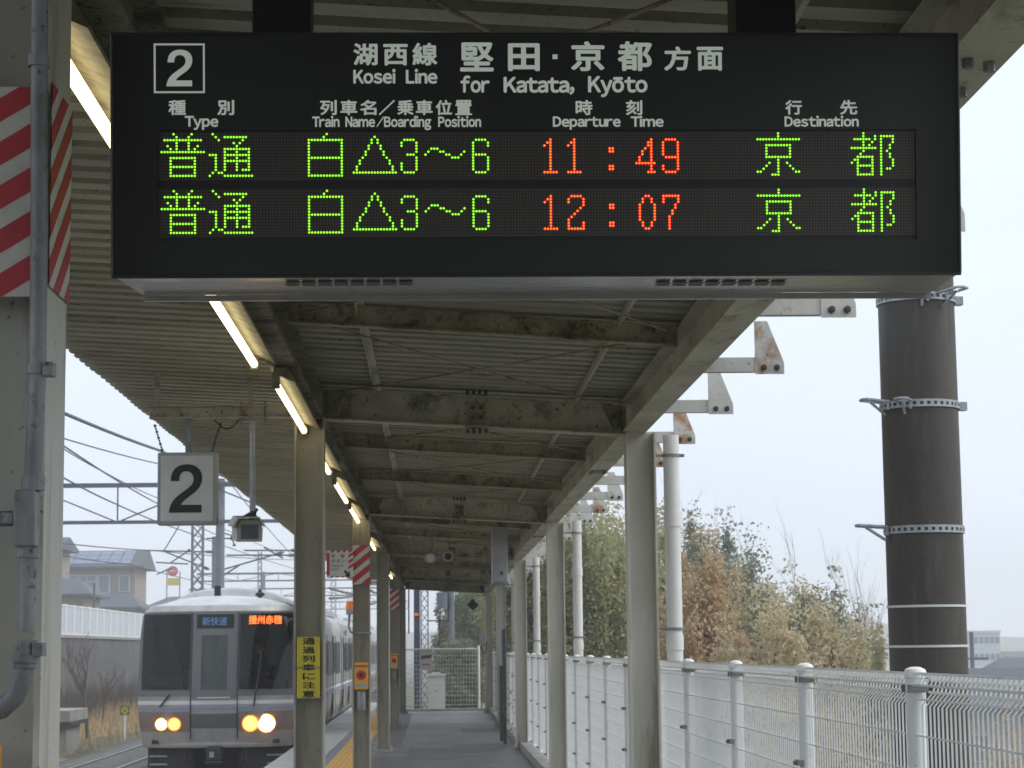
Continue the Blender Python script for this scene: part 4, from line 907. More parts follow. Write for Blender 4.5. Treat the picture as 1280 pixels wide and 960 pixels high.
for sg in (-1, 1):
    vs = []
    for z in zs:
        for yy in (None, TY+1.4, TY+1.6, TY+19.5): vs.append((TX+sg*(hwz(z)), fy(1, z) if yy is None else yy, z))
    m.raw(vs, [((j*4+i, j*4+i+1, j*4+i+5, j*4+i+4) if sg > 0 else (j*4+i+4, j*4+i+5, j*4+i+1, j*4+i)) for j in range(len(zs)-1) for i in range(3)])
m.build('cab_body', M['steelfront'], tr, smooth=True)
# roof arch
def arch(y0, y1, hw0, z0, rise, mt, nm, nose=0):
    m = MB(); n_ = 14; vs = []
    rows = [(y0, 0.0)] if not nose else [(y0, -.0)]
    for (yy, k) in ((y0, 0), (y0+.25, .6), (y0+.8, 1), (y1, 1)) if nose else ((y0, 1), (y1, 1)):
        for i in range(n_+1):
            t = -1+2*i/n_; vs.append((TX+t*hw0, yy+(.42*abs(t)**3.2 if nose and yy < y0+1 else 0), z0+rise*k*(1-abs(t)**2.6)))
    nr = len(vs)//(n_+1)
    m.raw(vs, [(j*(n_+1)+i, j*(n_+1)+i+1, (j+1)*(n_+1)+i+1, (j+1)*(n_+1)+i) for j in range(nr-1) for i in range(n_)]+[tuple(range(n_, -1, -1))])
    return m.build(nm, mt, tr, smooth=True)
arch(TY+.40, TY+19.5, 1.31, 2.415, .20, M['roofw'], 'roof', nose=1)
m = MB(); m.prism([(TX-1.15, 2.5), (TX+1.15, 2.5), (TX+1.08, 2.60), (TX+.85, 2.72), (TX+.5, 2.80), (TX, 2.83), (TX-.5, 2.80), (TX-.85, 2.72), (TX-1.08, 2.60)], 'y', TY+3, TY+7); m.build('air_conditioner', M['roofw'], tr, bevel=.04)
MB().box(TX-.15, TX-.03, TY+1.2, TY+1.35, 2.55, 2.82).build('antenna', M['black'], tr, bevel=.03)
m = MB(); m.lathe([(.04, 0), (.04, .08), (.09, .1), (.09, .14), (.04, .17), (.03, .22)], (TX+.70, TY+1.5, 2.52), 10); m.build('horn', M['black'], tr)
# front mask, windows
for q in ((-1.475, 1.475, .745, .87), (-1.42, 1.42, 2.245, 2.31), (-1.475, -1.395, .871, 2.244), (1.395, 1.475, .871, 2.244), (-.475, .445, .871, 2.244)):
    patch('mask', M['frontgrey'], TX+q[0], TX+q[1], q[2], q[3], .006, nx=24 if q[1]-q[0] > 1 else 3, nz=10 if q[3]-q[2] > 1 else 2)
MB().box(TX-1.38, TX+1.38, TY+2.0, TY+2.05, .3, 2.4).build('cab_rear_wall', M['cabwall'], tr)
MB().box(TX-.35, TX+.3, TY+1.985, TY+1.999, .4, 2.1).build('cab_door', M['boxgrey'], tr); MB().box(TX-1.15, TX-.55, TY+1.985, TY+1.999, 1.2, 1.95).build('cab_rear_window', M['sideglass'], tr)
MB().box(TX-1.38, TX+1.38, TY+.45, TY+2.0, .35, .4).build('cab_floor', M['under'], tr)
MB().box(TX+.35, TX+1.3, TY+.42, TY+.8, .42, 1.02).build('driver_desk', M['under'], tr, bevel=.03)
MB().box(TX-1.3, TX-.6, TY+.42, TY+.8, .42, 1.15).build('assistant_desk', M['under'], tr, bevel=.03)
MB().prism([(TX-1.0, .9), (TX-.62, .9), (TX-.98, 2.2), (TX-1.22, 2.2)], 'y', TY+.9, TY+.95).build('side_blind', M['under'], tr)
MB().box(TX+.5, TX+.98, TY+1.45, TY+1.55, .5, 1.5).build('driver_seat', M['under'], tr, bevel=.03)
MB().box(TX+.95, TX+1.30, TY+.52, TY+.56, 1.3, 2.2).build('sun_blind', M['frontgrey'], tr)
wl = patch('windscreen', M['glass'], TX-1.40, TX-.47, .86, 2.27, .016)
patch('windscreen', M['glass'], TX+.44, TX+1.40, .86, 2.27, .016)
patch('door_frame', M['frontgrey'], TX-.43, TX+.40, .70, 2.28, .02)
patch('door', M['frontgrey'], TX-.36, TX+.33, .72, 1.93, .026)
patch('door_window', M['doorglass'], TX-.26, TX+.22, .86, 1.86, .032)
patch('display_window', M['sideglass'], TX-.36, TX+.33, 1.99, 2.25, .026)
for xx in (TX-.445, TX+.415): patch('door_seam', M['black'], xx-.008, xx+.008, -.05, 2.29, .034, nx=1)
# curtain and seat shapes seen in the windows
# the driver, seated at the desk
def person(name, label, J, rad, edges, mats, split):
    me = bpy.data.meshes.new(name+'_body'); me.from_pydata(J, edges, []); ob = bpy.data.objects.new(name+'_body', me); COL.objects.link(ob)
    ob.modifiers.new('skin', 'SKIN'); sv = me.skin_vertices[0].data
    for i, r in enumerate(rad): sv[i].radius = r if isinstance(r, tuple) else (r, r)
    sv[0].use_root = True; ss = ob.modifiers.new('sub', 'SUBSURF'); ss.levels = ss.render_levels = 1
    dg = bpy.context.evaluated_depsgraph_get(); dg.update(); m2 = bpy.data.meshes.new_from_object(ob.evaluated_get(dg)); bpy.data.objects.remove(ob)
    for k in mats: m2.materials.append(k)
    for p in m2.polygons: p.material_index = split(p.center); p.use_smooth = True
    return m2
DX, DY = TX+.72, TY+1.25
J = [(DX, DY, .95), (DX, DY, 1.15), (DX, DY-.02, 1.38), (DX, DY-.02, 1.50), (DX, DY-.04, 1.60), (DX, DY-.05, 1.70), (DX-.18, DY-.02, 1.42), (DX-.24, DY-.12, 1.18), (DX-.18, DY-.36, 1.12), (DX+.18, DY-.02, 1.42), (DX+.24, DY-.12, 1.18), (DX+.16, DY-.36, 1.12), (DX-.1, DY-.4, .93), (DX+.1, DY-.4, .93)]
E = [(0, 1), (1, 2), (2, 3), (3, 4), (4, 5), (2, 6), (6, 7), (7, 8), (2, 9), (9, 10), (10, 11), (0, 12), (0, 13)]
pm = person('driver', '', J, [.15, .14, .15, .055, .085, .09, .065, .05, .035, .065, .05, .035, .085, .085], E, [M['uniform'], M['skin']], lambda c: 1 if c.z > 1.50 or c.y < DY-.33 and c.z > 1.05 else 0)
dr = thing('person', (DX, DY, .9), 'train driver in dark uniform and peaked cap seated behind the windscreen', 'person')
po = bpy.data.objects.new('body', pm); COL.objects.link(po); po.parent = dr; po.location = -Vector(dr.location)
cp = MB(); cp.lathe([(.085, 1.70), (.10, 1.74), (.12, 1.78), (.11, 1.80), (.01, 1.805)], (DX, DY-.05, 0), 14); cp.box(DX-.07, DX+.07, DY-.19, DY-.10, 1.705, 1.715); cp.build('cap', M['uniform'], dr)
FT = lambda d: (lambda u, v: fpt(u, v, d))
text_on('播州赤穂', TX+.60, TX+1.20, 2.06, 2.22, FT(.022), M['destor'], tr, name='destination_text', bold=.01)
text_on('新快速', TX-.26, TX+.20, 2.04, 2.20, FT(.032), M['destbl'], tr, name='service_text', bold=.01)
# bands
patch('white_band', M['stripew'], TX-1.474, TX+1.474, .59, .66, .008, nx=24, nz=2)
patch('blue_band', M['stripeb'], TX-1.474, TX+1.474, .49, .545, .008, nx=24, nz=2)
patch('brown_band', M['striper'], TX-1.46, TX-.45, .10, .46, .006, nx=12, nz=3)
patch('brown_band', M['striper'], TX+.43, TX+1.46, .10, .46, .006, nx=12, nz=3)
patch('door_lower_band', M['frontgrey'], TX-.43, TX+.40, .16, .42, .018, nx=4, nz=2)
patch('handrail', M['stripew'], TX-.32, TX+.29, .705, .725, .07, nx=6, nz=1)
# lower bumper
m = MB(); pts = []
for i in range(25):
    t = -1+2*i/24; pts.append((TX+t*1.36, TY+.10+.42*abs(t)**3.2))
poly = pts+[(TX+1.36, TY+1.6), (TX-1.36, TY+1.6)]
m.prism(poly, 'z', -.16, -.03); m.build('bumper', M['steelfront'], tr)
for sg in (-1, 1):
    m = MB(); m.prism([(TX+sg*.42, TY+.3), (TX+sg*1.30, TY+.65), (TX+sg*1.30, TY+.75), (TX+sg*.42, TY+.4)], 'z', -.62, -.165); m.build('skirt', M['under'], tr)
    MB().box(TX+sg*1.02-.16, TX+sg*1.02+.16, TY+.14+.13, TY+.5, -.13, -.06).build('step', M['under'], tr)
    for zz in (-.35, -.5): MB().box(TX+sg*.95-.3, TX+sg*.95+.3, TY+.5, TY+.6, zz-.03, zz).build('foot_step', M['galv'], tr)
    MB().tube([(TX+sg*.55, TY+.25, -.2), (TX+sg*.55, TY+.2, -.45), (TX+sg*.35, TY+.25, -.6)], .03, 6).build('brake_hose', M['black'], tr)
m = MB(); m.box(TX-.13, TX+.13, TY-.25, TY+1, -.42, -.17); m.lathe([(.16, 0), (.16, .05)], (TX, TY-.15, -.48), 12); m.build('coupler', M['under'], tr, bevel=.02)
MB().box(TX-.06, TX+.02, TY-.27, TY-.251, -.36, -.26).build('coupler_face', M['galv'], tr)
m = MB(); m.box(TX-1.3, TX+1.3, TY+1.0, TY+19.5, -.75, -.2); m.build('underframe', M['under'], tr)
for sg in (-1, 1):
    for yy in (2.6, 4.7):
        m = MB(); m.tube([(TX+sg*.53, TY+yy, -.68), (TX+sg*.67, TY+yy, -.68)], .43, 24); m.build('wheel', M['under'], tr)
    MB().box(TX+sg*.53-.04, TX+sg*.53+.04, TY+.9, TY+1.1, -1.05, -.6).build('rail_guard', M['galv'], tr)
# headlights
for (x, mt, r_) in ((-.99, 'hlw', .09), (-.745, 'hly', .095), (.655, 'hly', .125), (.945, 'hlw', .145)):  # platform-side pair drawn larger, putting their stronger glare into the lens size
    c_ = fpt(TX+x, .235, .012)
    ring = MB().tube([c_, c_+Vector((0, -.03, 0))], r_+.028, 20).build('headlight', M['halo'], tr)
    MB().tube([c_+Vector((0, -.031, 0)), c_+Vector((0, -.036, 0))], r_, 20).build('lens', M[mt], ring)
# wipers
for (x0_, z0_, x1_, z1_) in ((-1.02, .55, -.83, .78), (.72, .55, .86, 1.6)):
    MB().tube([fpt(TX+x0_, z0_, .05), fpt(TX+x1_, z1_, .05)], .018, 6).build('wiper', M['black'], tr)
# side body with windows and doors, second car
def car_side(y0, y1):
    for sg in (1,):
        xs = TX+sg*1.476
        k = 0
        yy = y0+1.9
        while yy < y1-1.5:
            if k % 2 == 0:
                MB().box(xs-.01, xs+.004, yy, yy+1.25, -.05, 1.92).build('side_door', M['steel'], tr)
                for q in (.15, .72): MB().box(xs-.0, xs+.010, yy+q, yy+q+.4, 1.0, 1.75).build('door_glass', M['sideglass'], tr)
                MB().box(xs, xs+.009, yy-.03, yy, -.05, 1.95).build('door_gap', M['black'], tr); MB().box(xs, xs+.009, yy+1.25, yy+1.28, -.05, 1.95).build('door_gap', M['black'], tr)
                yy += 1.6
            else:
                MB().box(xs-.0, xs+.007, yy, yy+2.3, .95, 1.78).build('side_window', M['sideglass'], tr); yy += 2.65
            k += 1
        MB().box(xs-.002, xs+.005, y0+1.6, y1, .50, .56).build('side_band', M['stripeb'], tr)
        MB().box(xs-.002, xs+.005, y0+1.6, y1, .60, .66).build('side_band', M['stripew'], tr)
        MB().box(xs-.002, xs+.006, y0+3.2, y0+4.0, 2.0, 2.15).build('side_display', M['sideglass'], tr)
car_side(TY, TY+19.5)
for c in (1, 2, 3):
    y0 = TY+20*c
    m = MB(); m.prism([(TX-1.38, -.2), (TX+1.38, -.2), (TX+1.475, .6), (TX+1.46, 1.9), (TX+1.38, 2.3), (TX+1.2, 2.5), (TX+.6, 2.62), (TX-.6, 2.62), (TX-1.2, 2.5), (TX-1.38, 2.3), (TX-1.46, 1.9), (TX-1.475, .6)], 'y', y0, y0+19.5); m.build('car_body', M['steel'], tr, smooth=False)
    m = MB(); m.prism([(TX-1.0, 2.5), (TX+1.0, 2.5), (TX+.95, 2.72), (TX+.5, 2.9), (TX-.5, 2.9), (TX-.95, 2.72)], 'y', y0+8, y0+12); m.build('air_conditioner', M['roofw'], tr)
    MB().box(TX-1.3, TX+1.3, y0, y0+19.5, -.8, -.2).build('underframe', M['under'], tr)
    MB().box(TX-1.0, TX+1.0, y0-.5, y0, -.1, 2.3).build('gangway', M['black'], tr)
    car_side(y0-1.2, y0+19.3)
# tracks
def track(cx, label, gp='railway tracks'):
    t = thing('railway_track', (cx, 40, -1.2), label, 'railway track', gp)
    for sg in (-1, 1):
        x = cx+sg*.5335+sg*.03
        MB().prism([(x-.06, -1.25), (x+.06, -1.25), (x+.06, -1.235), (x+.01, -1.22), (x+.01, -1.14), (x+.033, -1.13), (x+.033, -1.1), (x-.033, -1.1), (x-.033, -1.13), (x-.01, -1.14), (x-.01, -1.22), (x-.06, -1.235)], 'y', -10, 300).build('rail', M['rail'], t)
    s = MB().box(cx-1.0, cx+1.0, 30, 30.22, -1.30, -1.13).build('sleeper', M['conc'], t)
    for k in range(1, 110): share(s, 0, k*.62)
track(TX, 'railway track under the train'); track(-7.95, 'far railway track beside the dry grass bank')
# ------------------------------------------------------------------ left side: wall, fence, houses, signs
rw = thing('retaining_wall', (-16, 80, -1), 'dark grey concrete retaining wall below the white barrier fence', 'wall')
xw = -15.95
wq = MB(); n_ = 40; vs = []
for k in range(n_+1):
    y = 30+k*5; 
    for z in (-1.5, .2, 1.2, 2.28): vs.append((xw-.15*(z+1.5)/3.8+random.uniform(-.05, .05), y, z))
wq.raw(vs, [(k*4+j, k*4+j+1, k*4+j+5, k*4+j+4) for k in range(n_) for j in range(3)]); wq.build('wall_face', M['wall'], rw)
MB().box(xw-.45, xw-.05, 30, 230, 2.24, 2.36).build('coping', M['conc'], rw)
bf = thing('barrier_fence', (-16.2, 80, 2.3), 'white panelled barrier fence on top of the retaining wall', 'fence')
bx = -16.2
p0 = MB().box(bx-.01, bx+.01, 40, 42.02, 2.42, 3.62).build('panel', M['barrier'], bf)
q0 = MB().box(bx-.03, bx+.08, 40-.09, 40+.09, 2.37, 3.70).build('post', M['white'], bf)
for k in range(1, 70): share(p0, 0, k*2.1); share(q0, 0, k*2.1)
MB().box(bx-.02, bx+.04, 40, 187, 3.625, 3.68).build('top_rail', M['white'], bf); MB().box(bx-.02, bx+.04, 40, 187, 2.375, 2.415).build('bottom_rail', M['white'], bf)
def house(name, label, xc, yc, w_, d_, z0, ze, zr, wall, roof, ridge='x', ov=.6, wins=(), hip=0, solar=False):
    g = thing(name, (xc, yc, z0), label, 'house')
    x0, x1, y0, y1 = xc-w_/2, xc+w_/2, yc, yc+d_
    MB().box(x0, x1, y0, y1, z0, ze).build('wall', M[wall], g)
    ym = (y0+y1)/2
    if ridge == 'x':
        m = MB(); m.raw([(x0-ov, y0-ov, ze), (x1+ov, y0-ov, ze), (x1+ov, y1+ov, ze), (x0-ov, y1+ov, ze), (x0-ov+hip, ym, zr), (x1+ov-hip, ym, zr),
                         (x0-ov, y0-ov, ze+.18), (x1+ov, y0-ov, ze+.18), (x1+ov, y1+ov, ze+.18), (x0-ov, y1+ov, ze+.18)], [(6, 7, 5, 4), (8, 9, 4, 5), (7, 8, 5), (9, 6, 4), (0, 1, 7, 6), (1, 2, 8, 7), (2, 3, 9, 8), (3, 0, 6, 9), (3, 2, 1, 0)])
    else:
        xm = xc; m = MB(); m.prism([(x0-ov, ze), (x1+ov, ze), (x1+ov, ze+.15), (xm, zr), (x0-ov, ze+.15)], 'y', y0-ov, y1+ov)
    rf = m.build('roof', M[roof], g)
    if solar:
        for i in range(6):
            for j in range(3):
                fx = lambda t: x0+.3+(w_-.6)*t
                def P(a, b): 
                    yy = y0-ov+(ym-y0+ov)*b; zz = ze+.18+(zr-ze-.18)*b+.06; return (fx(a), yy, zz)
                MB().raw([P(i/6, .12+j*.27), P((i+.93)/6, .12+j*.27), P((i+.93)/6, .12+(j+.92)*.27), P(i/6, .12+(j+.92)*.27)], [(0, 1, 2, 3)]).build('solar_panel', M['solar'], rf)
        for i in range(0): pass
    for (wx, wz, ww, wh) in wins:
        f = MB().box(x0+wx-.06, x0+wx+ww+.06, y0-.06, y0-.002, z0+wz-.06, z0+wz+wh+.06).build('window', M['bldgw'], g)
        npn = max(1, int(ww/.7))
        for i in range(npn): MB().box(x0+wx+i*ww/npn+.03, x0+wx+(i+1)*ww/npn-.03, y0-.08, y0-.061, z0+wz, z0+wz+wh).build('pane', M['winfar'], f)
    return g
# sizes from the photograph at their distances
house('house', 'two storey beige house with solar panels on its blue grey roof', -28.9, 180, 6.6, 7, 3.2, 8.75, 10.45, 'housew', 'roofblue', solar=True, wins=((1.0, 3.5, 2.3, 1.45), (3.5, 3.5, .9, 1.45), (5.3, 3.6, .8, 1.3)), ov=.75)
house('house', 'low grey tiled house below the solar roofed house', -27.8, 172, 6.8, 6, 2.6, 5.1, 6.5, 'housew', 'roofblue', wins=((2.0, .8, 2.0, 1.2),), hip=1.5)
house('house', 'grey tiled house close behind the left end of the barrier fence', -25.9, 140, 5.2, 7, 2.4, 5.3, 6.65, 'housew', 'roofblue', wins=((3.1, 1.2, .9, 1.0), (1.6, 1.2, .9, 1.0)), hip=1.6)
house('house', 'tall house mostly hidden by the nearest column', -29.3, 150, 4.2, 7, 2.4, 9.0, 10.0, 'housew', 'roofblue', wins=((3.0, 3.2, .8, 1.2),))
house('house', 'small distant grey roofed house to the right of the solar roof', -26.2, 215, 5.5, 7, 2.6, 6.0, 7.3, 'houseg', 'roofblue', hip=2.0, wins=((1.5, 1, 1.5, 1.2),))
house('house', 'farthest small house near the train roof', -26.5, 260, 6, 7, 3, 6.0, 7.6, 'houseg', 'roofblue', hip=2, wins=((1, 1, 1.4, 1), (3.5, 1, 1.4, 1)))
# dark slab structure
g = thing('concrete_slab', (-10.9, 58, -.6), 'dark flat concrete slab lying on the grass bank at the frame edge', 'slab')
a, b = at(50, 908, Y=58), at(88, 893, Y=58); m = MB(); m.box(a.x-1.5, b.x, 58, 61, a.z, a.z+.11); m.build('lower_slab', M['under'], g); m = MB(); m.box(a.x-1.5, b.x-.02, 58.02, 61, a.z+.113, b.z+.1); m.build('upper_slab', M['conc'], g)
MB().box(a.x-1.4, b.x-.15, 58.3, 60.5, -1.4, a.z-.003).build('slab_foot', M['conc'], g)
# marker
g = thing('track_marker', (-10.5, 70, -1.2), 'small square yellow marker with a black cross on a white post', 'track marker')
p = at(156, 888, Y=68); s_ = .14
MB().box(p.x-.03, p.x+.03, 68.02, 68.08, -1.5, p.z-s_+.002).build('post', M['white'], g)
MB().box(p.x-s_, p.x+s_, 68, 68.018, p.z-s_, p.z+s_).build('plate', M['black'], g)
MB().box(p.x-s_+.03, p.x+s_-.03, 67.99, 67.999, p.z-s_+.03, p.z+s_-.03).build('face', M['yelp'], g)
for sg in (-1, 1): MB().raw([(p.x-sg*.1-.015, 67.986, p.z-.1), (p.x-sg*.1+.015, 67.986, p.z-.1), (p.x+sg*.1+.015, 67.986, p.z+.1), (p.x+sg*.1-.015, 67.986, p.z+.1)], [(0, 1, 2, 3)]).build('cross_bar', M['black'], g)
# bare tree on the bank
def bare_tree(x, y, z, h, label, mt='bark', lean=0, seed=1, spread=.5, r0=.07):
    rd = random.Random(seed); g = thing('bare_tree', (x, y, z), label, 'tree'); tm = MB(); br = MB()
    def grow(p, d, L, r, lev, mb_):
        pts = [p]; q = p.copy(); dd = d.copy()
        for i in range(4):
            dd = (dd+Vector((rd.uniform(-.18, .18), rd.uniform(-.18, .18), rd.uniform(-.02, .16)))).normalized(); q = q+dd*L/4; pts.append(q.copy())
        mb_.tube(pts, [r, r*.85, r*.7, r*.55, r*.4], 5)
        if lev < 4:
            for i in range(3 if lev else 6):
                k = rd.choice((1, 2, 3, 4)) if lev else rd.choice((1, 2, 3, 3, 4)); a_ = rd.uniform(0, 6.28)
                nd = (dd*.9+Vector((math.cos(a_)*spread, math.sin(a_)*spread, .25))).normalized()
                grow(pts[k], nd, L*rd.uniform(.45, .65), r*.5, lev+1, br)
    grow(Vector((x, y, z)), Vector((lean, 0, 1)), h*.6, r0, 0, tm)
    tm.build('trunk', M[mt], g); br.build('branches', M[mt], g)
bare_tree(-10.95, 67, -1.2, 3.0, 'leafless dark tree standing on the dry grass bank', seed=3, r0=.075)
bare_tree(-12.2, 78, -1.1, 2.4, 'smaller leafless shrub beside the dark bare tree', seed=9, r0=.04, spread=.7)
# ------------------------------------------------------------------ overhead line equipment
def lattice(mb_, x, y, z0, z1, w_, step=.55, r=.03):
    for sx in (-1, 1):
        for sy in (-1, 1): mb_.bar((x+sx*w_/2, y+sy*w_/2, z0), (x+sx*w_/2, y+sy*w_/2, z1), r*2)
    z = z0; k = 0
    while z < z1-step:
        for sy in (-1, 1):
            mb_.bar((x-w_/2, y+sy*w_/2, z), (x+w_/2, y+sy*w_/2, z+step), r*1.3); mb_.bar((x+w_/2, y+sy*w_/2, z), (x-w_/2, y+sy*w_/2, z+step), r*1.3)
        z += step
def truss_gantry(name, label, Y, xa, xb, z0, z1, masts, mt='steelblue', pan=2.2, r=.075):
    g = thing(name, (xa, Y, z0), label, 'gantry')
    for zz, rr in ((z1, r*1.25), (z0, r)): MB().bar((xa, Y, zz), (xb, Y, zz), rr*2).build('chord', M[mt], g)
    n_ = max(1, int((xb-xa)/pan)); 
    for i in range(n_+1):
        x = xa+(xb-xa)*i/n_; MB().bar((x, Y, z0), (x, Y, z1), r*.8).build('strut', M[mt], g)
        if i < n_:
            x2 = xa+(xb-xa)*(i+1)/n_; pts = ((x, z1, x2, z0) if i % 2 == 0 else (x, z0, x2, z1)); MB().bar((pts[0], Y, pts[1]), (pts[2], Y, pts[3]), r*.8).build('diagonal', M[mt], g)
    for (x, kind, w_, zt_) in masts:
        m = MB()
        if kind == 'tube': m.lathe([(w_, -1.4), (w_*.95, zt_)], (x, Y+.3, 0), 14)
        else: lattice(m, x, Y+.4, -1.4, zt_, w_)
        m.build('mast', M['steelgrey'], g, smooth=(kind == 'tube'))
    return g
def pz(y, Y): return EYE+(812-y)*Y/FPX
def pxx(x, Y): return (x-543)*Y/FPX
truss_gantry('overhead_gantry', 'nearest steel truss gantry over the tracks behind the number 2 sign', 90, pxx(40, 90), pxx(372, 90), pz(651, 90), pz(605, 90), [(pxx(277, 90), 'tube', .2, pz(597, 90))], pan=2.9)
def lone_mast(Y, x, w_, ytop, label, kind='tube', mt='steelgrey', name='mast'):
    g = thing(name, (pxx(x, Y), Y, -1.4), label, 'mast'); m = MB()
    if kind == 'tube': m.lathe([(w_, -1.5), (w_*.96, pz(ytop, Y))], (pxx(x, Y), Y, 0), 16)
    else: lattice(m, pxx(x, Y), Y, -1.5, pz(ytop, Y), w_)
    m.build('shaft', M[mt], g, smooth=kind == 'tube')
    return g
lone_mast(110, 274, .28, 670, 'thick grey tubular mast beside the lattice mast')
lone_mast(96, 250, .48, 600, 'steel lattice mast partly behind the number 2 sign', 'lattice', name='lattice_mast')
lone_mast(180, 327, .3, 688, 'thin distant lattice mast behind the security camera', 'lattice', name='lattice_mast')
lone_mast(160, 331, .2, 714, 'short grey tubular mast beyond the train', 'tube')
def cantilever(Y, segs, label, r=.035):
    g = thing('cantilever_arm', at(segs[0][0], segs[0][1], Y=Y), label, 'overhead line arm'); 
    for (x0_, y0_, x1_, y1_) in segs:
        MB().tube([at(x0_, y0_, Y=Y), at(x1_, y1_, Y=Y+.15)], r, 6).build('arm_tube', M['steelblue'], g)
    m = MB()
    for (x0_, y0_, x1_, y1_) in segs[:3]:
        q0 = at(x0_, y0_, Y=Y); q1 = at(x1_, y1_, Y=Y+.15); 
        for k in range(5): c_ = q1.lerp(q0, .04+.018*k); d_ = (q1-q0).normalized(); m.tube([c_-d_*.02, c_+d_*.02], r*2.4, 8)
    tag(m.build('insulator', M['under'], g), kind='stuff')
cantilever(104, [(182, 688, 268, 690), (202, 688, 262, 712), (214, 703, 238, 687), (195, 703, 235, 705), (196, 718, 214, 710)], 'overhead line arm reaching over the far track')
cantilever(106, [(275, 713, 355, 690), (305, 688, 372, 688), (283, 694, 372, 694), (330, 684, 354, 698), (275, 722, 300, 706)], 'overhead line arm reaching over the train track', r=.04)
cantilever(100, [(258, 673, 292, 673), (272, 664, 292, 670), (290, 673, 293, 682)], 'short stub arm with insulator near the mast top')
for i, (Y, y0_, lab) in enumerate(((170, 716, 'first farther overhead gantry seen above the train'), (220, 735, 'middle distance overhead gantry seen above the train'), (290, 752, 'most distant overhead gantry fading into the mist'))):
    truss_gantry('overhead_gantry', lab, Y, pxx(250-i*10, Y), pxx(500+i*5, Y), pz(y0_+9, Y), pz(y0_, Y), [(pxx(398+i*20, Y), 'lattice', .5, pz(y0_-14, Y)), (pxx(485+i*8, Y), 'tube', .22, pz(y0_-20, Y))], pan=3, r=.06)
def wire(label, pts, r=.012):
    g = thing('overhead_wire', at(pts[0][0], pts[0][1], Y=pts[0][2]), label, 'overhead wire')
    P = [at(*p[:2], Y=p[2]) for p in pts]; fine = []
    for a_, b_ in zip(P[:-1], P[1:]):
        for i in range(8): q = a_.lerp(b_, i/8); q.z -= .3*(i/8)*(1-i/8)*min(1, (b_-a_).length/40); fine.append(q)
    fine.append(P[-1]); MB().tube(fine, r*1.35, 5).build('wire', M['darkmetal'], g)
wire('thick overhead wire dropping from upper left to the number 2 sign', [(-40, 468, 34), (70, 512, 42), (200, 563, 60), (285, 597, 90)], .03)
wire('upper thin overhead wire left of the number 2 sign', [(-40, 520, 40), (70, 545, 48), (200, 580, 66), (372, 622, 100)], .014)
wire('middle overhead wire crossing the gantry to the left', [(-40, 498, 36), (70, 551, 44), (196, 629, 70), (270, 668, 100)], .016)
wire('second middle overhead wire sloping beside it', [(70, 555, 46), (130, 590, 58), (196, 622, 75), (372, 700, 130)], .012)
wire('lower overhead wire crossing the gantry posts', [(-40, 545, 38), (70, 592, 46), (145, 630, 58), (225, 662, 80), (372, 712, 150)], .016)
wire('low thin wire with bead insulators above the house roofs', [(70, 678, 70), (190, 688, 90), (372, 700, 130)], .016)
wire('lowest wire passing in front of the solar roof', [(70, 693, 70), (160, 705, 90), (330, 745, 150)], .014)
wire('steep dropper wire beneath the number 2 sign', [(224, 657, 96), (204, 690, 96)], .02)
wire('contact wire over the train track', [(372, 640, 46), (420, 705, 85), (470, 752, 140)], .012)
wire('catenary wire over the train roof', [(285, 600, 90), (330, 655, 120), (372, 700, 170)], .02)
for i, (x0_, y0_, x1_, y1_) in enumerate(((412, 735, 440, 742), (412, 748, 442, 745), (463, 738, 472, 741), (463, 755, 472, 752))):
    wire(['high wire glimpsed behind the emergency sign', 'low wire glimpsed behind the emergency sign', 'high wire glimpsed between the far columns', 'low wire glimpsed between the far columns'][i], [(x0_, y0_, 110), (x1_, y1_, 130)], .05)
# far red round sign with yellow band
g = thing('roadside_sign', (pxx(215, 170), 170, 0), 'distant red round sign above a yellow panel on a pole', 'sign')
p = at(216, 714, Y=170); MB().tube([(p.x, 170, p.z), (p.x, 170.1, p.z)], .42, 20).build('disc', M['sred'], g)
MB().box(p.x-.22, p.x+.22, 169.96, 169.995, p.z-.07, p.z+.07).build('disc_bar', M['bldgw'], g)
MB().box(p.x-.5, p.x+.5, 170, 170.1, p.z-1.15, p.z-.55).build('panel', M['syel'], g); MB().tube([(p.x-.5, 170.2, 2.2), (p.x-.5, 170.2, p.z+.2)], .05, 6).build('pole', M['steelgrey'], g); MB().tube([(p.x+.55, 170.2, 2.2), (p.x+.55, 170.2, p.z)], .05, 6).build('pole', M['steelgrey'], g)
g = thing('street_lamp', (pxx(118, 130), 130, 2.2), 'slim street lamp post in front of the solar roofed house', 'street lamp')
p = at(118, 728, Y=130); MB().tube([(p.x, 130, 2.2), (p.x, 130, p.z)], .06, 8).build('post', M['darkmetal'], g); MB().box(p.x-.55, p.x+.1, 129.9, 130.1, p.z, p.z+.09).build('lamp_head', M['galv'], g)
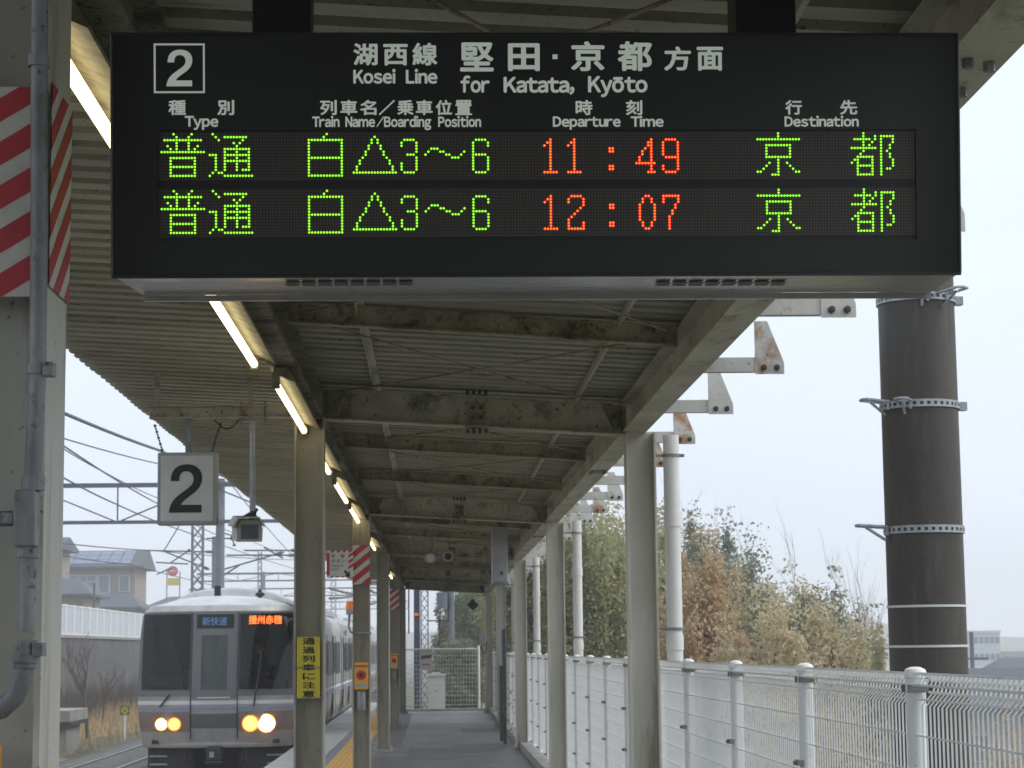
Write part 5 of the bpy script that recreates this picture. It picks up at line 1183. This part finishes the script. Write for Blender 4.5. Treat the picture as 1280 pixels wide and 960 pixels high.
# masts beyond the platform end
lone_mast(66, 521.5, .10, 700, 'plain steel mast just beyond the platform end', mt='steelblue')
g = thing('lattice_mast', (pxx(531, 66), 66, -1.5), 'lattice mast just beyond the platform end', 'mast'); m = MB(); lattice(m, pxx(531, 66), 66, -1.5, pz(690, 66), .22, .3, .018); m.build('shaft', M['steelgrey'], g)
g = thing('mast_marker', (pxx(521, 65.8), 65.8, 2), 'small orange marker on the mast beyond the platform end', 'marker'); p = at(520, 768, Y=65.8); MB().box(p.x-.08, p.x+.08, 65.75, 65.85, p.z-.04, p.z+.04).build('marker_plate', M['orange'], g)
g = thing('transformer', (pxx(556, 75), 75, 3), 'grey transformer can on a pole beyond the canopy end', 'transformer'); p = at(554, 750, Y=75); MB().lathe([(.22, -.3), (.25, .25), (.12, .3)], (p.x, 75, p.z), 12).build('can', M['steelgrey'], g); MB().tube([(p.x+.3, 75, -1.5), (p.x+.3, 75, p.z+1)], .1, 8).build('pole', M['steelgrey'], g)
g = thing('dark_reflection_block', (-.4, -14, 0), 'unseen dark block added behind the viewer to darken the board reflections', 'building')  # unseen block, added so the board has something dark to reflect
MB().box(-2.0, 1.2, -18, -14, 0, 3.1).build('wall', M['wall'], g); MB().box(-2.2, 1.4, -18.2, -13.8, 3.103, 3.25).build('roof', M['roofblue'], g); MB().box(-1.0, .2, -13.998, -13.95, .01, 2.1).build('door', M['darkmetal'], g)  # wall, roof and door are made up along with the added block
# ------------------------------------------------------------------ vegetation
def leaves(c, rad, n, size, droop=0.0, seed=0, clumps=60, shape='ell', drop=.35):
    r = np.random.default_rng(seed)
    d = r.normal(size=(clumps, 3)); d /= np.linalg.norm(d, axis=1)[:, None]; rr = r.random(clumps)**.45
    cc = d*rr[:, None]
    if shape == 'cone':
        h = r.random(clumps)**1.2; a_ = r.uniform(0, 6.28, clumps); q = (1-h)**.8*np.sqrt(r.random(clumps)); cc = np.c_[q*np.cos(a_), q*np.sin(a_), h*2-1]
    if shape == 'plume':
        h = r.random(clumps); a_ = r.uniform(0, 6.28, clumps); q = np.interp(h, [0, .3, .7, 1], [.55, 1, .7, .12])*np.sqrt(r.random(clumps)); cc = np.c_[q*np.cos(a_), q*np.sin(a_), h*2-1]
    if shape == 'culm':
        nc = 16+int(rad[0]*9); az = r.uniform(0, 6.28, nc); rb = np.sqrt(r.random(nc))*.62; hh_ = r.uniform(.68, 1.0, nc); bd_ = r.uniform(.15, .5, nc)
        ci = r.integers(0, nc, clumps); tt = r.uniform(.12, 1, clumps)**.75
        hz_ = rb[ci]+bd_[ci]*tt**3; cc = np.c_[hz_*np.cos(az[ci]), hz_*np.sin(az[ci]), 2*hh_[ci]*(tt-.16*bd_[ci]*tt**5)-1]
    k = r.integers(0, clumps, n); cs = r.uniform(.06, .17, clumps)[k]
    g3 = np.clip(r.normal(size=(n, 3)), -1.7, 1.7)
    p = cc[k]+g3*cs[:, None]*(np.array([1.0, 1.0, .62]) if shape == 'culm' else np.array([1, 1, .8]))
    P = p*np.array(rad)
    P[:, 2] -= droop*np.linalg.norm(p[:, :2], axis=1)**2*rad[2]
    P += np.array(c)
    u = r.normal(size=(n, 3)); u[:, 2] -= drop*1.5; u /= np.linalg.norm(u, axis=1)[:, None]
    v = np.cross(u, r.normal(size=(n, 3))); v /= np.linalg.norm(v, axis=1)[:, None]
    L = size*r.uniform(.6, 1.4, n)[:, None]; Wd = L*.25
    V = np.stack([P, P+u*L*.5+v*Wd, P+u*L, P+u*L*.5-v*Wd], 1).reshape(-1, 3)
    return V, cc*np.array(rad)+np.array(c)
def leaf_obj(name, V, mt, parent):
    me = bpy.data.meshes.new(name); n = len(V); o = wloc(parent)
    me.vertices.add(n); me.vertices.foreach_set('co', (V-np.array([o.x, o.y, o.z])).astype(np.float32).ravel())
    me.loops.add(n); me.loops.foreach_set('vertex_index', np.arange(n, dtype=np.int32)); me.polygons.add(n//4)
    me.polygons.foreach_set('loop_start', np.arange(0, n, 4, dtype=np.int32)); me.polygons.foreach_set('loop_total', np.full(n//4, 4, dtype=np.int32))
    me.update(calc_edges=True); me.materials.append(mt)
    ob = bpy.data.objects.new(name, me); COL.objects.link(ob); ob.parent = parent; return ob
def tree(name, label, xp, ytop, Y, wpx, leaf, n, zb=-4.8, shape='ell', size=.16, frac=.75, seed=0, clumps=70, bark='bark', droop=0, low=None, limbs=7):
    x = pxx(xp, Y); zt = pz(ytop, Y); z_ = zb; H = zt-z_; rw_ = wpx*Y/FPX/2; zc0 = zt-H*frac
    g = thing(name, (x, Y, z_), label, 'tree', 'trees behind the platform fence')
    V, cc = leaves((x, Y, (zt+zc0)/2), (rw_, rw_, H*frac/2), n, size, droop, seed, clumps, shape)
    leaf_obj('crown', V, M[leaf], g)
    rd = random.Random(seed+5); m = MB()
    top = Vector((x+rd.uniform(-.2, .2), Y, zt-H*frac*.15)); b0_ = Vector((x, Y, z_)); mid = b0_.lerp(top, .5)+Vector((rd.uniform(-.15, .15), 0, 0))
    R0 = .05+.012*H
    m.tube([b0_, mid, top], [R0, R0*.7, R0*.2], 7); m.build('trunk', M[bark], g)
    m = MB()
    for i in range(min(len(cc), 90)):
        q = Vector(cc[i]); s0 = b0_.lerp(top, min(.92, max(.15, (q.z-z_)/H*.75))); m.tube([s0, s0.lerp(q, .5)+Vector((0, 0, .1)), q], [R0*.3, R0*.18, R0*.06], 4)
    m.build('limbs', M[bark], g)
TR = [
 ('bamboo_clump', 'tall yellow green bamboo seen between the near column and the second', 745, 575, 42, 150, 'lbamboo', 16000, 'culm', 'culm'),
 ('bamboo_clump', 'pale bamboo just left of the nearest drain pipe', 800, 625, 44, 110, 'lolive', 9000, 'culm', 'culm'),
 ('bamboo_clump', 'deep green bamboo seen past the second drain pipe', 690, 625, 50, 110, 'lgreen', 12000, 'culm', 'culm'),
 ('bamboo_clump', 'soft green bamboo filling the gap before the third column', 655, 640, 58, 110, 'lbamboo', 9000, 'culm', 'culm'),
 ('evergreen_tree', 'tall feathery grey green tree just right of the nearest drain pipe', 874, 618, 56, 84, 'lgrey', 5000, 'culm', 'bark'),
 ('autumn_tree', 'orange brown tree right beside the nearest drain pipe', 872, 695, 38, 135, 'lorange', 11000, 'ell', 'bark'),
 ('autumn_tree', 'straw coloured tree between the orange one and the bushy evergreen', 952, 758, 36, 150, 'lyellow', 8500, 'ell', 'bark'),
 ('evergreen_tree', 'broad grey green tree above the straw coloured one', 928, 672, 52, 120, 'lgrey', 8000, 'culm', 'bark'),
 ('evergreen_tree', 'dark brownish green tree with drooping tips in the middle of the row', 985, 722, 46, 120, 'lgreen', 6500, 'culm', 'bark'),
 ('bamboo_clump', 'pale olive bamboo just right of the orange brown tree', 900, 690, 48, 100, 'lolive', 6000, 'culm', 'culm'),
 ('evergreen_tree', 'low dark green tree closing the right end of the row', 1015, 755, 55, 150, 'lgrey', 4500, 'ell', 'bark'),
 ('bamboo_clump', 'broad olive tree filling the row behind the orange tree', 910, 730, 60, 200, 'lolive', 10000, 'ell', 'culm'),
 ('evergreen_tree', 'rounded olive tree left of the sparse slender one', 988, 738, 50, 125, 'lolive', 6500, 'ell', 'bark'),
 ('evergreen_tree', 'rounded grey green tree rising behind the orange brown one', 905, 704, 54, 105, 'lgrey', 6500, 'ell', 'bark'),
 ('slender_tree', 'sparse slender tree standing alone at the right end of the row', 1045, 696, 40, 110, 'lgrey', 1900, 'ell', 'bark'),
 ('autumn_tree', 'small yellow green tree under the sparse slender one', 1040, 748, 38, 130, 'lyellow', 5000, 'ell', 'bark'),
 ('slender_tree', 'short yellowish tree beside the dark utility pole', 1090, 772, 36, 66, 'lolive', 2000, 'culm', 'bark'),
 ('evergreen_tree', 'dark bushy evergreen overhanging beyond the platform end', 592, 735, 84, 70, 'lgreen', 9000, 'ell', 'bark'),
 ('evergreen_tree', 'pale misty green tree behind the black diamond sign', 615, 712, 96, 110, 'lgrey', 8000, 'ell', 'bark'),
 ('evergreen_tree', 'low evergreen behind the end fence cabinet', 575, 800, 74, 60, 'lgreen', 5000, 'ell', 'bark'),
 ('slender_tree', 'thin tree branch hanging beside the lattice mast', 552, 742, 80, 30, 'lgrey', 900, 'ell', 'bark'),
]
for i, (nm, lab, xp, yt, Y, wp, lf, n, shp, bk) in enumerate(TR):
    tree(nm, lab, xp, yt, Y, wp, lf, int(n*5), shape=shp, seed=20+i, bark=bk, size=(.075+.0005*Y), frac=.93 if shp == 'culm' else (.88 if shp != 'cone' else .8), clumps=70 if n < 3000 else 120+n//60, droop=0, zb=-4.8 if xp > 640 else -1.6)
for i, (xp, yt, Y, lab) in enumerate(((985, 700, 50, 'thin leafless tree behind the middle of the row'), (1100, 742, 60, 'thin leafless tree near the dark utility pole'), (920, 640, 58, 'tall thin leafless tree behind the bushy evergreen'))):
    x = pxx(xp, Y); bare_tree(x, Y, -4.5, (pz(yt, Y)+4.5)*1.02, lab, seed=30+i, r0=.03, spread=.3)
# shrubs low behind the fence
def shrub(xp, yt, Y, wpx, lf, n, lab, seed):
    x = pxx(xp, Y); zt = pz(yt, Y); g = thing('shrub', (x, Y, -4.5), lab, 'shrub', 'shrubs behind the fence'); rr = wpx*Y/FPX/2; zb = -4.6
    V, cc = leaves((x, Y, (zt+zb)/2), (rr, rr*.8, (zt-zb)/2), n*4, .055, 0, seed, 160); leaf_obj('foliage', V, M[lf], g)
    m = MB()
    for i in range(14): m.tube([(x, Y, zb), tuple(cc[i])], [.03, .01], 4)
    m.build('stems', M['bark'], g)
shrub(1000, 830, 24, 260, 'lyellow', 9000, 'straw coloured shrub low behind the fence, nearer the column', 61)
shrub(1150, 862, 22, 190, 'lolive', 6000, 'olive shrub low behind the dark utility pole', 62)
shrub(1262, 895, 30, 100, 'lorange', 2500, 'orange brown shrub at the far right behind the fence', 63)
shrub(720, 815, 34, 200, 'lgrey', 7000, 'grey green shrub behind the far part of the fence', 64)
# ------------------------------------------------------------------ far town on the right
def block(xa, xb, yt, Y, label, floors, bays, wallm='bldgw', zb=-5, depth=12, name='office_building', cat='building'):
    x0, x1 = pxx(xa, Y), pxx(xb, Y); zt = pz(yt, Y); g = thing(name, ((x0+x1)/2, Y, zb), label, cat)
    MB().box(x0, x1, Y, Y+depth, zb, zt).build('wall', M[wallm], g); MB().box(x0-.1, x1+.1, Y-.1, Y+depth+.1, zt+.003, zt+.3).build('parapet', M[wallm], g)
    fh = (zt-zb)/floors
    for j in range(floors):
        for i in range(bays):
            bw = (x1-x0)/bays; f = MB().box(x0+bw*(i+.15), x0+bw*(i+.85), Y-.05, Y-.002, zb+fh*(j+.42), zb+fh*(j+.78)).build('window', M['winfar'], g)
    return g
block(1217, 1251, 799, 240, 'pale grey office building in the mist right of the utility pole', 4, 5)
block(1254, 1300, 824, 300, 'faint lower building at the far right of the picture', 3, 7, 'houseg')
block(1060, 1098, 812, 420, 'faint distant white building left of the utility pole', 4, 6)
block(1010, 1050, 818, 500, 'faint very distant low building behind the sparse tree', 3, 6)
block(1225, 1300, 846, 200, 'long low building seen through the fence at the far right', 2, 10, 'houseg')
house('house', 'blue grey roofed house low behind the fence at the far right', 28, 100, 9, 8, -5, -1.6, .35, 'houseg', 'roofblue', hip=2, wins=((1, 1, 2, 1.2), (5, 1, 2, 1.2)))
house('house', 'second grey roofed house low behind the fence beside the utility pole', 46, 150, 11, 8, -5, -1.4, .5, 'housew', 'roofblue', hip=2, wins=((1, 1, 2, 1.2), (6, 1, 2, 1.2)))
p = at(1214, 790, Y=120); g = thing('utility_pole', (p.x, 120, -5), 'thin distant utility pole just right of the thick dark pole', 'utility pole'); MB().tube([(p.x, 120, -5), (p.x, 120, p.z)], .12, 8).build('shaft', M['steelblue'], g); MB().box(p.x-.2, p.x+.9, 119.9, 120.1, pz(832, 120), pz(829, 120)).build('crossarm', M['steelblue'], g)
# hills
def hill(pts, Y, name='hills'):
    m = MB(); vs = []
    for (x, y) in pts: X_ = pxx(x, Y); vs += [(X_, Y+(random.random()-.5)*60, pz(y, Y)), (X_, Y-180, -5.5)]
    m.raw(vs, [(2*i, 2*i+2, 2*i+3, 2*i+1)[::-1] for i in range(len(pts)-1)]); o = m.build(name, M['hill']); tag(o, kind='structure'); return o
hill([(-800, 760), (-300, 745), (60, 770), (180, 760), (260, 772), (420, 778), (520, 790), (700, 785), (900, 790), (1040, 786), (1075, 776), (1110, 790), (1200, 800), (1300, 806), (1700, 800), (2400, 812)], 800)
# ------------------------------------------------------------------ haze
hm = bpy.data.materials.new('haze'); hm.use_nodes = True; t = hm.node_tree; t.nodes.clear(); o_ = t.nodes.new('ShaderNodeOutputMaterial'); v_ = t.nodes.new('ShaderNodeVolumePrincipled')
v_.inputs['Density'].default_value = .0015; v_.inputs['Color'].default_value = (1, 1, 1, 1); t.links.new(v_.outputs[0], o_.inputs['Volume'])
hz = MB().box(-900, 900, -320, 950, -7, 30).build('haze', hm); hz['kind'] = 'stuff'; hz['label'] = 'pale mist hanging over the tracks and town'; hz['category'] = 'haze'
S.cycles.volume_bounces = 3; S.cycles.max_bounces = 8
bpy.context.view_layer.update()
